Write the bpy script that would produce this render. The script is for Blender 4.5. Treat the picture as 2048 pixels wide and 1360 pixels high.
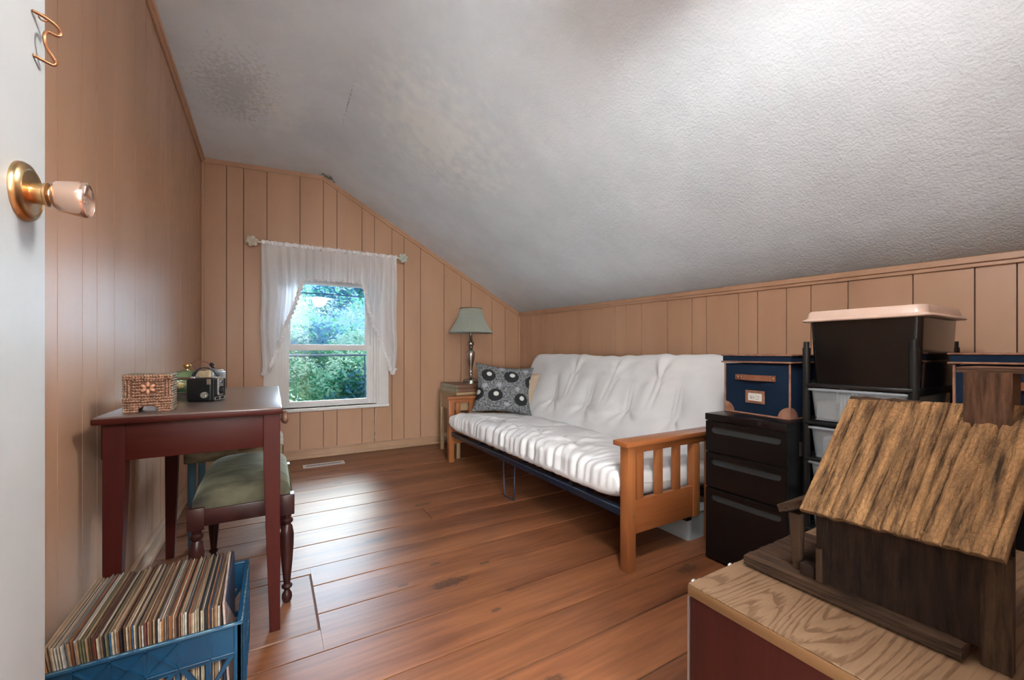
import bpy, bmesh, math, random
from mathutils import Vector, Matrix, noise, Euler
from mathutils.geometry import tessellate_polygon

random.seed(7)
scene = bpy.context.scene
for o in list(bpy.data.objects):
    bpy.data.objects.remove(o)
COL = scene.collection
PI = math.pi

# ------------------------------------------------------------------ camera
ANG = math.atan(479 / 821.0)
cam_d = bpy.data.cameras.new('camera')
cam = bpy.data.objects.new('camera', cam_d)
COL.objects.link(cam)
cam.location = (0, 0, 1.0)
cam.rotation_euler = (PI / 2, 0, -ANG)
cam_d.sensor_width = 36.0
cam_d.lens = 821 / 2048 * 36.0
cam_d.shift_y = 25 / 2048
cam_d.clip_start = 0.02
scene.camera = cam

# ------------------------------------------------------------------ world, sun, exposure
scene.view_settings.view_transform = 'Standard'
scene.view_settings.look = 'None'
scene.view_settings.gamma = 1
scene.view_settings.use_curve_mapping = False
scene.view_settings.exposure = 1.62

world = bpy.data.worlds.new('sky')
scene.world = world
world.use_nodes = True
wn = world.node_tree.nodes
wl = world.node_tree.links
wn.clear()
w_out = wn.new('ShaderNodeOutputWorld')
w_bg = wn.new('ShaderNodeBackground')
w_bg.inputs[1].default_value = 1.3
w_tc = wn.new('ShaderNodeTexCoord')
w_sep = wn.new('ShaderNodeSeparateXYZ')
w_rmp = wn.new('ShaderNodeValToRGB')
w_rmp.color_ramp.elements[0].position = 0.0
w_rmp.color_ramp.elements[0].color = (0.13, 0.24, 0.41, 1)
w_rmp.color_ramp.elements[1].position = 0.8
w_rmp.color_ramp.elements[1].color = (0.40, 0.62, 1.0, 1)
wl.new(w_tc.outputs['Generated'], w_sep.inputs[0])
wl.new(w_sep.outputs['Z'], w_rmp.inputs[0])
wl.new(w_rmp.outputs[0], w_bg.inputs[0])
wl.new(w_bg.outputs[0], w_out.inputs[0])

sun_d = bpy.data.lights.new('sun', 'SUN')
sun_d.energy = 9.5
sun_d.angle = math.radians(52)
sun_d.color = (0.93, 0.96, 1.0)
sun = bpy.data.objects.new('sun', sun_d)
COL.objects.link(sun)
sun.rotation_euler = Vector((-0.48, -1.0, -0.27)).to_track_quat('-Z', 'Y').to_euler()

GLOBE_STRENGTH = 32.0
HALL_POWER = 40.0

# ------------------------------------------------------------------ mesh helpers
class MB:
    """collects shapes in one bmesh"""
    def __init__(self):
        self.bm = bmesh.new()

    def box(self, x0, x1, y0, y1, z0, z1, bev=0.0, seg=2, M=None):
        b = bmesh.new()
        bmesh.ops.create_cube(b, size=1)
        for v in b.verts:
            v.co = Vector((x0 + (v.co.x + .5) * (x1 - x0), y0 + (v.co.y + .5) * (y1 - y0), z0 + (v.co.z + .5) * (z1 - z0)))
        if bev > 0:
            bmesh.ops.bevel(b, geom=list(b.edges), offset=bev, segments=seg, profile=.5, affect='EDGES')
        self._merge(b, M)
        return self

    def _merge(self, b, M=None):
        if M is not None:
            bmesh.ops.transform(b, matrix=M, verts=b.verts)
        me = bpy.data.meshes.new('tmp')
        b.to_mesh(me)
        b.free()
        self.bm.from_mesh(me)
        bpy.data.meshes.remove(me)

    def hexa(self, pts):
        """8 points: bottom loop of four then top loop of four"""
        vs = [self.bm.verts.new(p) for p in pts]
        for f in ((0, 3, 2, 1), (4, 5, 6, 7), (0, 1, 5, 4), (1, 2, 6, 5), (2, 3, 7, 6), (3, 0, 4, 7)):
            self.bm.faces.new([vs[i] for i in f])
        return self

    def cyl(self, p0, p1, r0, r1=None, seg=16, caps=True):
        p0, p1 = Vector(p0), Vector(p1)
        r1 = r0 if r1 is None else r1
        d = (p1 - p0)
        q = d.to_track_quat('Z', 'Y')
        rings = []
        for p, r in ((p0, r0), (p1, r1)):
            rings.append([self.bm.verts.new(p + q @ Vector((r * math.cos(2 * PI * i / seg), r * math.sin(2 * PI * i / seg), 0))) for i in range(seg)])
        for i in range(seg):
            j = (i + 1) % seg
            self.bm.faces.new((rings[0][i], rings[0][j], rings[1][j], rings[1][i]))
        if caps:
            self.bm.faces.new(rings[0][::-1])
            self.bm.faces.new(rings[1])
        return self

    def tube(self, pts, r, seg=8, rf=None):
        pts = [Vector(p) for p in pts]
        rings = []
        n = len(pts)
        for k, p in enumerate(pts):
            a = pts[max(k - 1, 0)]
            b = pts[min(k + 1, n - 1)]
            q = (b - a).to_track_quat('Z', 'Y')
            rr = r if rf is None else rf(k / (n - 1)) * r
            rings.append([self.bm.verts.new(p + q @ Vector((rr * math.cos(2 * PI * i / seg), rr * math.sin(2 * PI * i / seg), 0))) for i in range(seg)])
        for k in range(n - 1):
            # keep ring alignment
            A, B = rings[k], rings[k + 1]
            off = min(range(seg), key=lambda s: (A[0].co - B[s].co).length)
            B = B[off:] + B[:off]
            rings[k + 1] = B
            for i in range(seg):
                j = (i + 1) % seg
                self.bm.faces.new((A[i], A[j], B[j], B[i]))
        self.bm.faces.new(rings[0][::-1])
        self.bm.faces.new(rings[-1])
        return self

    def lathe(self, prof, c=(0, 0, 0), seg=28, sx=1, sy=1, rfun=None, M=None):
        b = bmesh.new()
        rings = []
        for r, z in prof:
            ring = []
            for i in range(seg):
                a = 2 * PI * i / seg
                rr = r * (rfun(a, z) if rfun else 1)
                ring.append(b.verts.new((c[0] + sx * rr * math.cos(a), c[1] + sy * rr * math.sin(a), c[2] + z)))
            rings.append(ring)
        for k in range(len(rings) - 1):
            for i in range(seg):
                j = (i + 1) % seg
                b.faces.new((rings[k][i], rings[k][j], rings[k + 1][j], rings[k + 1][i]))
        if prof[0][0] > 1e-6:
            b.faces.new(rings[0][::-1])
        if prof[-1][0] > 1e-6:
            b.faces.new(rings[-1])
        bmesh.ops.remove_doubles(b, verts=b.verts, dist=1e-6)
        self._merge(b, M)
        return self

    def sphere(self, c, r, sub=2, s=(1, 1, 1), M=None):
        b = bmesh.new()
        bmesh.ops.create_icosphere(b, subdivisions=sub, radius=r)
        for v in b.verts:
            v.co = Vector((v.co.x * s[0], v.co.y * s[1], v.co.z * s[2]))
        T = Matrix.Translation(c)
        self._merge(b, T @ M if M is not None else T)
        return self

    def plate(self, loops, t, M=None):
        """polygon (with holes) in the local xy plane, thickness t along +z"""
        b = bmesh.new()
        lp = [[Vector((p[0], p[1], 0)) for p in l] for l in loops]
        tri = tessellate_polygon(lp)
        flat = [p for l in lp for p in l]
        lo = [b.verts.new(p) for p in flat]
        hi = [b.verts.new(p + Vector((0, 0, t))) for p in flat]
        for f in tri:
            try:
                b.faces.new([lo[i] for i in f])
                b.faces.new([hi[i] for i in f][::-1])
            except ValueError:
                pass
        k = 0
        for l in lp:
            n = len(l)
            for i in range(n):
                j = (i + 1) % n
                b.faces.new((lo[k + i], lo[k + j], hi[k + j], hi[k + i]))
            k += n
        bmesh.ops.recalc_face_normals(b, faces=b.faces)
        self._merge(b, M)
        return self

    def grid(self, f, nu, nv, closeu=False):
        V = [[self.bm.verts.new(f(i / (nu if closeu else nu - 1), j / (nv - 1))) for j in range(nv)] for i in range(nu)]
        for i in range(nu if closeu else nu - 1):
            for j in range(nv - 1):
                k = (i + 1) % nu
                self.bm.faces.new((V[i][j], V[k][j], V[k][j + 1], V[i][j + 1]))
        return V

    def obj(self, name, mat, parent=None, smooth=None, bevel=0, loc=None, rot=None, recalc=True, **props):
        if recalc:
            bmesh.ops.recalc_face_normals(self.bm, faces=self.bm.faces)
        me = bpy.data.meshes.new(name)
        self.bm.to_mesh(me)
        self.bm.free()
        me.materials.append(mat)
        o = bpy.data.objects.new(name, me)
        COL.objects.link(o)
        if parent:
            o.parent = parent
        if loc:
            o.location = loc
        if rot:
            o.rotation_euler = rot
        if smooth == 'all':
            me.shade_smooth()
        elif smooth is not None:
            me.shade_smooth()
            me.set_sharp_from_angle(angle=math.radians(smooth))
        if bevel:
            m = o.modifiers.new('bevel', 'BEVEL')
            m.width = bevel
            m.segments = 2
            m.limit_method = 'ANGLE'
        for k, v in props.items():
            o[k] = v
        return o

def thing(name, label, cat, loc=(0, 0, 0), rz=0.0, group=None, kind=None):
    o = bpy.data.objects.new(name, None)
    COL.objects.link(o)
    o.empty_display_size = .05
    o.location = loc
    o.rotation_euler = (0, 0, rz)
    if label:
        o['label'] = label
    if cat:
        o['category'] = cat
    if group:
        o['group'] = group
    if kind:
        o['kind'] = kind
    return o

def bxo(name, mat, parent, x0, x1, y0, y1, z0, z1, bev=0.002, **props):
    m = MB()
    m.box(x0, x1, y0, y1, z0, z1, bev)
    return m.obj(name, mat, parent, smooth=40, **props)

def copy_tree(o, parent=None):
    c = o.copy()
    COL.objects.link(c)
    if parent:
        c.parent = parent
    for ch in [x for x in bpy.data.objects if x.parent == o]:
        copy_tree(ch, c)
    return c

# ------------------------------------------------------------------ materials
MATS = {}
def newmat(name):
    m = bpy.data.materials.new(name)
    m.use_nodes = True
    nt = m.node_tree
    p = nt.nodes['Principled BSDF']
    return m, nt, p

def c4(c):
    return (c[0], c[1], c[2], 1)

def srgb(r, g, b):
    f = lambda v: ((v / 255) / 12.92) if v / 255 <= .04045 else (((v / 255) + .055) / 1.055) ** 2.4
    return (f(r), f(g), f(b))

def plain(name, col, rough=.5, metal=0, col2=None, nscale=8, bump=0, bscale=60, spec=.5, coords='Object', stretch=(1, 1, 1), lo=.35, hi=.65, bdist=.002, coat=0):
    if name in MATS:
        return MATS[name]
    m, nt, p = newmat(name)
    N, L = nt.nodes, nt.links
    p.inputs['Base Color'].default_value = c4(col)
    p.inputs['Roughness'].default_value = rough
    p.inputs['Metallic'].default_value = metal
    p.inputs['Specular IOR Level'].default_value = spec
    p.inputs['Coat Weight'].default_value = coat
    tc = N.new('ShaderNodeTexCoord')
    mp = N.new('ShaderNodeMapping')
    mp.inputs['Scale'].default_value = stretch
    if coords == 'World':
        g = N.new('ShaderNodeNewGeometry')
        L.new(g.outputs['Position'], mp.inputs[0])
    else:
        L.new(tc.outputs[coords], mp.inputs[0])
    if col2 is not None:
        n = N.new('ShaderNodeTexNoise')
        n.inputs['Scale'].default_value = nscale
        n.inputs['Detail'].default_value = 5
        r = N.new('ShaderNodeValToRGB')
        r.color_ramp.elements[0].position = lo
        r.color_ramp.elements[0].color = c4(col)
        r.color_ramp.elements[1].position = hi
        r.color_ramp.elements[1].color = c4(col2)
        L.new(mp.outputs[0], n.inputs[0])
        L.new(n.outputs[0], r.inputs[0])
        L.new(r.outputs[0], p.inputs['Base Color'])
    if bump:
        n2 = N.new('ShaderNodeTexNoise')
        n2.inputs['Scale'].default_value = bscale
        n2.inputs['Detail'].default_value = 4
        b = N.new('ShaderNodeBump')
        b.inputs['Strength'].default_value = bump
        b.inputs['Distance'].default_value = bdist
        L.new(mp.outputs[0], n2.inputs[0])
        L.new(n2.outputs[0], b.inputs['Height'])
        L.new(b.outputs[0], p.inputs['Normal'])
    MATS[name] = m
    return m

def wood(name, dark, light, grain='X', scale=6, rough=.4, bump=.15, coords='Object', contrast=(.3, .7), rand=0.0, knots=None, wavy=.6, coat=0, bdist=.001, ratio=14.0):
    """grain runs along the named axis"""
    if name in MATS:
        return MATS[name]
    m, nt, p = newmat(name)
    N, L = nt.nodes, nt.links
    mp = N.new('ShaderNodeMapping')
    s = {'X': (1 / ratio, 1, 1), 'Y': (1, 1 / ratio, 1), 'Z': (1, 1, 1 / ratio)}[grain]
    mp.inputs['Scale'].default_value = s
    if coords == 'World':
        g = N.new('ShaderNodeNewGeometry')
        src = g.outputs['Position']
    else:
        tc = N.new('ShaderNodeTexCoord')
        src = tc.outputs['Object']
    oi = N.new('ShaderNodeObjectInfo')
    mul = N.new('ShaderNodeMath')
    mul.operation = 'MULTIPLY'
    mul.inputs[1].default_value = 37.0
    L.new(oi.outputs['Random'], mul.inputs[0])
    add = N.new('ShaderNodeVectorMath')
    add.operation = 'ADD'
    L.new(src, add.inputs[0])
    L.new(mul.outputs[0], add.inputs[1])
    L.new(add.outputs[0], mp.inputs[0])
    big = N.new('ShaderNodeTexNoise')
    big.inputs['Scale'].default_value = scale
    big.inputs['Detail'].default_value = 3
    big.inputs['Distortion'].default_value = wavy
    L.new(mp.outputs[0], big.inputs[0])
    fine = N.new('ShaderNodeTexNoise')
    fine.inputs['Scale'].default_value = scale * 9
    fine.inputs['Detail'].default_value = 6
    L.new(mp.outputs[0], fine.inputs[0])
    mx = N.new('ShaderNodeMath')
    mx.operation = 'MULTIPLY_ADD'
    mx.inputs[1].default_value = .45
    L.new(fine.outputs[0], mx.inputs[0])
    sc = N.new('ShaderNodeMath')
    sc.operation = 'MULTIPLY'
    sc.inputs[1].default_value = .55
    L.new(big.outputs[0], sc.inputs[0])
    L.new(sc.outputs[0], mx.inputs[2])
    r = N.new('ShaderNodeValToRGB')
    r.color_ramp.elements[0].position = contrast[0]
    r.color_ramp.elements[0].color = c4(dark)
    r.color_ramp.elements[1].position = contrast[1]
    r.color_ramp.elements[1].color = c4(light)
    L.new(mx.outputs[0], r.inputs[0])
    out = r.outputs[0]
    if rand:
        hs = N.new('ShaderNodeHueSaturation')
        mr = N.new('ShaderNodeMapRange')
        mr.inputs[3].default_value = 1 - rand
        mr.inputs[4].default_value = 1 + rand
        L.new(oi.outputs['Random'], mr.inputs[0])
        L.new(mr.outputs[0], hs.inputs['Value'])
        L.new(out, hs.inputs['Color'])
        out = hs.outputs[0]
    if knots:
        geo = N.new('ShaderNodeNewGeometry')
        for (kx, ky, kr) in knots:
            sub = N.new('ShaderNodeVectorMath')
            sub.operation = 'SUBTRACT'
            sub.inputs[1].default_value = (kx, ky, 0)
            L.new(geo.outputs['Position'], sub.inputs[0])
            ms = N.new('ShaderNodeVectorMath')
            ms.operation = 'MULTIPLY'
            ms.inputs[1].default_value = (.38 / kr, .95 / kr, 0)
            L.new(sub.outputs[0], ms.inputs[0])
            wob = N.new('ShaderNodeVectorMath')
            wob.operation = 'LENGTH'
            L.new(ms.outputs[0], wob.inputs[0])
            nz = N.new('ShaderNodeTexNoise')
            nz.inputs['Scale'].default_value = 40
            L.new(geo.outputs['Position'], nz.inputs[0])
            ad = N.new('ShaderNodeMath')
            ad.operation = 'MULTIPLY_ADD'
            ad.inputs[1].default_value = .9
            L.new(nz.outputs[0], ad.inputs[0])
            L.new(wob.outputs['Value'], ad.inputs[2])
            kr_ = N.new('ShaderNodeValToRGB')
            e = kr_.color_ramp.elements
            e[0].position = .45
            e[0].color = (.9, .9, .9, 1)
            e[1].position = 1.0
            e[1].color = (0, 0, 0, 1)
            e2 = kr_.color_ramp.elements.new(.62)
            e2.color = (.5, .5, .5, 1)
            e3 = kr_.color_ramp.elements.new(.72)
            e3.color = (1, 1, 1, 1)
            L.new(ad.outputs[0], kr_.inputs[0])
            mix = N.new('ShaderNodeMix')
            mix.data_type = 'RGBA'
            L.new(kr_.outputs[0], mix.inputs[0])
            L.new(out, mix.inputs[6])
            mix.inputs[7].default_value = (.05, .022, .012, 1)
            out = mix.outputs[2]
    L.new(out, p.inputs['Base Color'])
    p.inputs['Roughness'].default_value = rough
    p.inputs['Specular IOR Level'].default_value = .22 if ('red painted' in name or 'oak' in name or 'chest' in name) else .5
    p.inputs['Coat Weight'].default_value = coat
    p.inputs['Coat Roughness'].default_value = .15
    if bump:
        b = N.new('ShaderNodeBump')
        b.inputs['Strength'].default_value = bump
        b.inputs['Distance'].default_value = bdist
        L.new(mx.outputs[0], b.inputs['Height'])
        L.new(b.outputs[0], p.inputs['Normal'])
    MATS[name] = m
    return m

WALL = plain('tan painted panelling', (.46, .268, .165), .42, 0, (.52, .31, .198), 3.5, .12, 90, coords='World', stretch=(1, 1, .25))
GROOVE = plain('dark groove backing', (.10, .05, .03), .8)
PAINTW = plain('white gloss paint', (.80, .80, .80), .35, 0, (.74, .74, .75), 5, .05, 40)
CREAM = plain('cream painted baseboard', (.46, .30, .19), .4, 0, (.42, .26, .16), 5, .1, 50, coords='World')

def floor_material():
    knots = [(.447, 3.75, .035), (.837, 3.749, .03), (.906, 3.515, .06), (.852, 2.636, .045), (.472, 2.262, .045), (.434, 3.383, .03),
             (1.346, 3.902, .05), (1.315, 3.623, .035), (.669, 1.864, .022), (.866, 1.755, .022), (.664, 1.68, .065), (.487, 1.762, .02),
             (.751, 1.409, .02), (1.654, 1.231, .05), (.735, 1.02, .035), (.871, 1.498, .022)]
    return wood('pine floor boards', (.095, .027, .010), (.31, .118, .048), 'X', 6, .42, .15, 'World', (.30, .70), .16, knots, coat=.0)
FLOOR = floor_material()
FLOOR_DARK = wood('unworn orange floor board', (.13, .045, .012), (.24, .09, .028), 'X', 6, .4, .1, 'World', (.3, .7))

def ceiling_material():
    m, nt, p = newmat('stippled plaster')
    N, L = nt.nodes, nt.links
    g = N.new('ShaderNodeNewGeometry')
    p.inputs['Roughness'].default_value = .85
    base = N.new('ShaderNodeTexNoise')
    base.inputs['Scale'].default_value = 1.6
    base.inputs['Detail'].default_value = 8
    base.inputs['Roughness'].default_value = .65
    L.new(g.outputs['Position'], base.inputs[0])
    r = N.new('ShaderNodeValToRGB')
    r.color_ramp.elements[0].position = .35
    r.color_ramp.elements[0].color = (.69, .78, .87, 1)
    r.color_ramp.elements[1].position = .62
    r.color_ramp.elements[1].color = (.79, .89, .99, 1)
    L.new(base.outputs[0], r.inputs[0])
    out = r.outputs[0]
    # water stain by the ridge at the window wall, and the dark crack along the ridge
    def blot(c, s, col, e0, e1, amt, out, ns=30):
        sub = N.new('ShaderNodeVectorMath')
        sub.operation = 'SUBTRACT'
        sub.inputs[1].default_value = c
        L.new(g.outputs['Position'], sub.inputs[0])
        mu = N.new('ShaderNodeVectorMath')
        mu.operation = 'MULTIPLY'
        mu.inputs[1].default_value = s
        L.new(sub.outputs[0], mu.inputs[0])
        le = N.new('ShaderNodeVectorMath')
        le.operation = 'LENGTH'
        L.new(mu.outputs[0], le.inputs[0])
        nz = N.new('ShaderNodeTexNoise')
        nz.inputs['Scale'].default_value = ns
        nz.inputs['Detail'].default_value = 4
        L.new(g.outputs['Position'], nz.inputs[0])
        ad = N.new('ShaderNodeMath')
        ad.operation = 'MULTIPLY_ADD'
        ad.inputs[1].default_value = 1.3
        L.new(nz.outputs[0], ad.inputs[0])
        L.new(le.outputs['Value'], ad.inputs[2])
        mr = N.new('ShaderNodeMapRange')
        mr.inputs[1].default_value = e0
        mr.inputs[2].default_value = e1
        mr.inputs[3].default_value = amt
        mr.inputs[4].default_value = 0
        L.new(ad.outputs[0], mr.inputs[0])
        mx = N.new('ShaderNodeMix')
        mx.data_type = 'RGBA'
        L.new(mr.outputs[0], mx.inputs[0])
        L.new(out, mx.inputs[6])
        mx.inputs[7].default_value = c4(col)
        return mx.outputs[2]
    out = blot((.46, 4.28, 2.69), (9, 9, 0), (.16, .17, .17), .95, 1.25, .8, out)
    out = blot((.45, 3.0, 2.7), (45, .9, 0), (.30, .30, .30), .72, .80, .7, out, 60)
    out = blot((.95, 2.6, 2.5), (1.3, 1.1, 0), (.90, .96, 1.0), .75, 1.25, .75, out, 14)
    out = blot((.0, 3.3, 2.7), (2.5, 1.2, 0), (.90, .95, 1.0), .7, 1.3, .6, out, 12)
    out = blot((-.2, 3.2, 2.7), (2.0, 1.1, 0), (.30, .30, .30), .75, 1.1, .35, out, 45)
    L.new(out, p.inputs['Base Color'])
    n1 = N.new('ShaderNodeTexNoise')
    n1.inputs['Scale'].default_value = 95
    n1.inputs['Detail'].default_value = 3
    L.new(g.outputs['Position'], n1.inputs[0])
    n2 = N.new('ShaderNodeTexNoise')
    n2.inputs['Scale'].default_value = 28
    n2.inputs['Detail'].default_value = 4
    L.new(g.outputs['Position'], n2.inputs[0])
    # coarser texture toward the low eave side
    sx = N.new('ShaderNodeSeparateXYZ')
    L.new(g.outputs['Position'], sx.inputs[0])
    mr = N.new('ShaderNodeMapRange')
    mr.inputs[1].default_value = .9
    mr.inputs[2].default_value = 2.3
    mr.inputs[3].default_value = .28
    mr.inputs[4].default_value = 1.0
    L.new(sx.outputs[0], mr.inputs[0])
    ad = N.new('ShaderNodeMath')
    ad.operation = 'ADD'
    L.new(n1.outputs[0], ad.inputs[0])
    L.new(n2.outputs[0], ad.inputs[1])
    b = N.new('ShaderNodeBump')
    b.inputs['Distance'].default_value = .0035
    L.new(mr.outputs[0], b.inputs['Strength'])
    L.new(ad.outputs[0], b.inputs['Height'])
    L.new(b.outputs[0], p.inputs['Normal'])
    return m
CEIL = ceiling_material()

# ------------------------------------------------------------------ the room
XL, XR, YB, YF = -.52, 2.63, 4.33, -.16
RIDGE = .415
def ztop(x, y):
    d = (YB - y)
    zl, zr, zc = 2.65 + .035 * d, 2.698 + .03 * d, 1.484 - .020 * d
    if x <= RIDGE:
        return zl + (zr - zl) * (x - XL) / (RIDGE - XL)
    return zr + (zc - zr) * (x - RIDGE) / (XR - RIDGE)

# floor: sub floor plus boards
m = MB()
m.box(XL - .1, XR + .1, YF - .06, YB + .1, -.06, -.005)
FL = m.obj('floor', GROOVE, kind='structure')
seams = [YB, 4.05, 3.86, 3.585, 3.322, 3.05, 2.832, 2.567, 2.372, 2.122, 1.946, 1.73, 1.505, 1.282, 1.108, .889, .69, .47, .26, .05, YF]
G = .0034
HX, HY0, HY1 = .147, 1.632, 2.058
for i in range(len(seams) - 1):
    y1, y0 = seams[i] - G, seams[i + 1] + G
    mm = MB()
    dz = random.uniform(-.0012, .0012)
    if y1 > HY0 and y0 < HY1:
        mm.box(HX + .003, XR, y0, y1, -.022, dz, .0006, 1)
        if y1 > HY1:
            mm.box(XL, HX + .003, HY1 + .004, y1, -.022, dz, .0006, 1)
        if y0 < HY0:
            mm.box(XL, HX + .003, y0, HY0 - .004, -.022, dz, .0006, 1)
        mm.box(XL, -.402, max(y0, HY0 - .004), min(y1, HY1 + .004), -.022, dz, .0006, 1)
        mm.obj('plank', FLOOR, FL)
    elif abs(y0 - 2.372) < .01:
        mm.box(XL, .83, y0, y1, -.022, dz, .0006, 1)
        mm.obj('plank', FLOOR, FL)
        mm = MB()
        mm.box(.834, XR, y0, y1, -.022, dz + .001, .0006, 1)
        mm.obj('plank', FLOOR, FL)
    else:
        mm.box(XL, XR, y0, y1, -.022, dz, .0006, 1)
        mm.obj('plank', FLOOR_DARK if i == 0 else FLOOR, FL)
mm = MB()
mm.box(-.398, HX - .002, HY0 + .002, HY1 - .002, -.022, -.001, .003, 1)
HATCH = wood('worn hatch board', (.075, .026, .012), (.24, .10, .05), 'X', 6, .45, .3, 'World', (.3, .7))
mm.obj('plank', HATCH, FL, label='short board let into the floor with dark gaps round it')

# ceiling
m = MB()
xs = [XL - .02, XL + .2, 0, RIDGE - .06, RIDGE, RIDGE + .06] + [RIDGE + (XR - RIDGE) * k / 8 for k in range(1, 9)] + [XR + .02]
NY = 16
rows = []
for j in range(NY + 1):
    y = YF - .05 + (YB + .05 - YF + .05) * j / NY
    row = []
    for x in xs:
        z = ztop(min(max(x, XL), XR), y)
        if abs(x - RIDGE) < .01:
            z -= .008
        row.append(m.bm.verts.new((x, y, z + .004 * noise.noise(Vector((x * 2, y * 2, 0))))))
    rows.append(row)
for j in range(NY):
    for i in range(len(xs) - 1):
        m.bm.faces.new((rows[j][i], rows[j][i + 1], rows[j + 1][i + 1], rows[j + 1][i]))
ext = bmesh.ops.extrude_face_region(m.bm, geom=list(m.bm.faces))
for v in ext['geom']:
    if isinstance(v, bmesh.types.BMVert):
        v.co.z += .08
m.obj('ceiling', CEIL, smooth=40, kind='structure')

# walls: backing slab + panels
def slab_poly(pts, t, name, mat, parent, axis, pos, **props):
    """pts in (h, z); axis 'y' -> wall facing -y at y=pos, 'x+' facing +x at x=pos, 'x-' facing -x"""
    mm = MB()
    for poly in pts:
        if axis == 'y':
            lo = [mm.bm.verts.new((p[0], pos, p[1])) for p in poly]
            hi = [mm.bm.verts.new((p[0], pos + t, p[1])) for p in poly]
        elif axis == 'x+':
            lo = [mm.bm.verts.new((pos, p[0], p[1])) for p in poly]
            hi = [mm.bm.verts.new((pos - t, p[0], p[1])) for p in poly]
        else:
            lo = [mm.bm.verts.new((pos, p[0], p[1])) for p in poly]
            hi = [mm.bm.verts.new((pos + t, p[0], p[1])) for p in poly]
        mm.bm.faces.new(lo)
        mm.bm.faces.new(hi)
        n = len(poly)
        for i in range(n):
            j = (i + 1) % n
            mm.bm.faces.new((lo[i], lo[j], hi[j], hi[i]))
    return mm.obj(name, mat, parent, **props)

WX0, WX1, WZ0, WZ1 = .03, .935, .485, 1.745      # rough opening
def cells_back(a, b, z0=0.0, ztf=None):
    """polygons covering x a..b of the window wall around the opening"""
    zt = lambda x: ztop(x, YB) + .02
    xs_ = sorted({a, b} | {x for x in (WX0, WX1, RIDGE) if a < x < b})
    out = []
    for p, q in zip(xs_, xs_[1:]):
        mid = (p + q) / 2
        if WX0 < mid < WX1:
            out.append([(p, z0), (q, z0), (q, WZ0), (p, WZ0)])
            out.append([(p, WZ1), (q, WZ1), (q, zt(q)), (p, zt(p))])
        else:
            out.append([(p, z0), (q, z0), (q, zt(q)), (p, zt(p))])
    return out
WB = slab_poly(cells_back(XL - .1, XR + .1), .11, 'wall_back', GROOVE, None, 'y', YB + .009, kind='structure')
bx = [XL, -.345, -.221, -.043, .223, .424, .545, .778, .90, 1.077, 1.202, 1.381, 1.65, 1.854, 1.979, 2.251, 2.43, XR]
for a, b in zip(bx, bx[1:]):
    slab_poly(cells_back(a + .003, b - .003), .012, 'panel', WALL, WB, 'y', YB)

WLf = slab_poly([[(YF - .1, -.03), (YB + .1, -.03), (YB + .1, ztop(XL, YB) + .05), (YF - .1, ztop(XL, YF) + .05)]], .1, 'wall_left', GROOVE, None, 'x+', XL - .009, kind='structure')
ly = [YF, .1, .32, .5, .68, .86, 1.03, 1.2, 1.41, 1.634, 1.809, 1.934, 2.114, 2.384, 2.565, 2.678, 2.858, 2.98, 3.108, 3.223, 3.413, 3.6, 3.74, 3.93, 4.08, YB]
for a, b in zip(ly, ly[1:]):
    slab_poly([[(a + .0022, 0), (b - .0022, 0), (b - .0022, ztop(XL, b) + .03), (a + .0022, ztop(XL, a) + .03)]], .012, 'panel', WALL, WLf, 'x+', XL)
WRt = slab_poly([[(YF - .1, -.03), (YB + .1, -.03), (YB + .1, ztop(XR, YB) + .03), (YF - .1, ztop(XR, YF) + .03)]], .1, 'wall_right', GROOVE, None, 'x-', XR + .009, kind='structure')
ry = [YF, .05, .22, .409, .526, .725, .98, 1.153, 1.281, 1.449, 1.571, 1.80, 1.915, 2.129, 2.387, 2.559, 2.691, 2.857, 3.038, 3.172, 3.346, 3.615, 3.82, 4.02, 4.2, YB]
for a, b in zip(ry, ry[1:]):
    slab_poly([[(a + .0024, 0), (b - .0024, 0), (b - .0024, ztop(XR, b) + .02), (a + .0024, ztop(XR, a) + .02)]], .012, 'panel', WALL, WRt, 'x-', XR)

# front wall with the doorway the camera stands in
def cells_front():
    zt = lambda x: ztop(min(max(x, XL), XR), YF) + .03
    D0, D1, DZ = -.21, .62, 2.12
    out = [[(XL - .1, -.03), (D0, -.03), (D0, zt(D0)), (XL - .1, zt(XL))],
           [(D0, DZ), (D1, DZ), (D1, zt(D1)), (RIDGE, zt(RIDGE)), (D0, zt(D0))],
           [(D1, -.03), (XR + .1, -.03), (XR + .1, zt(XR)), (D1, zt(D1))]]
    return out
slab_poly(cells_front(), .1, 'wall_front', WALL, None, 'y', YF - .1, kind='structure')

# hallway behind the doorway
HALLW = plain('hall wall paint', (.62, .58, .52), .7, 0, (.58, .54, .49), 3, .05, 60)
m = MB()
m.box(-1.1, 1.6, -1.75, YF - .1, -.06, 0)
HF = m.obj('floor', FLOOR, kind='structure')
m = MB()
m.box(-1.2, -1.1, -1.85, YF - .1, -.06, 2.6)
m.box(1.6, 1.7, -1.85, YF - .1, -.06, 2.6)
m.box(-1.2, 1.7, -1.85, -1.75, -.06, 2.6)
m.box(-1.2, XL - .1, YF - .12, YF - .02, -.06, 2.6)
m.obj('wall_hall', HALLW, kind='structure')
m = MB()
m.box(-1.2, 1.7, -1.85, YF - .1, 2.5, 2.6)
m.obj('ceiling', CEIL, kind='structure')

def area(name, loc, size, power, col, rot=(0, 0, 0), sy=None):
    d = bpy.data.lights.new(name, 'AREA')
    d.shape = 'RECTANGLE'
    d.size = size
    d.size_y = sy or size
    d.energy = power
    d.color = col
    o = bpy.data.objects.new(name, d)
    COL.objects.link(o)
    o.location = loc
    o.rotation_euler = rot
    return o
area('hall_fill_lamp', (.3, -1.2, 2.47), .5, HALL_POWER, (.90, .96, 1.0))  # unseen overhead lamp added behind the camera as fill
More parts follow.
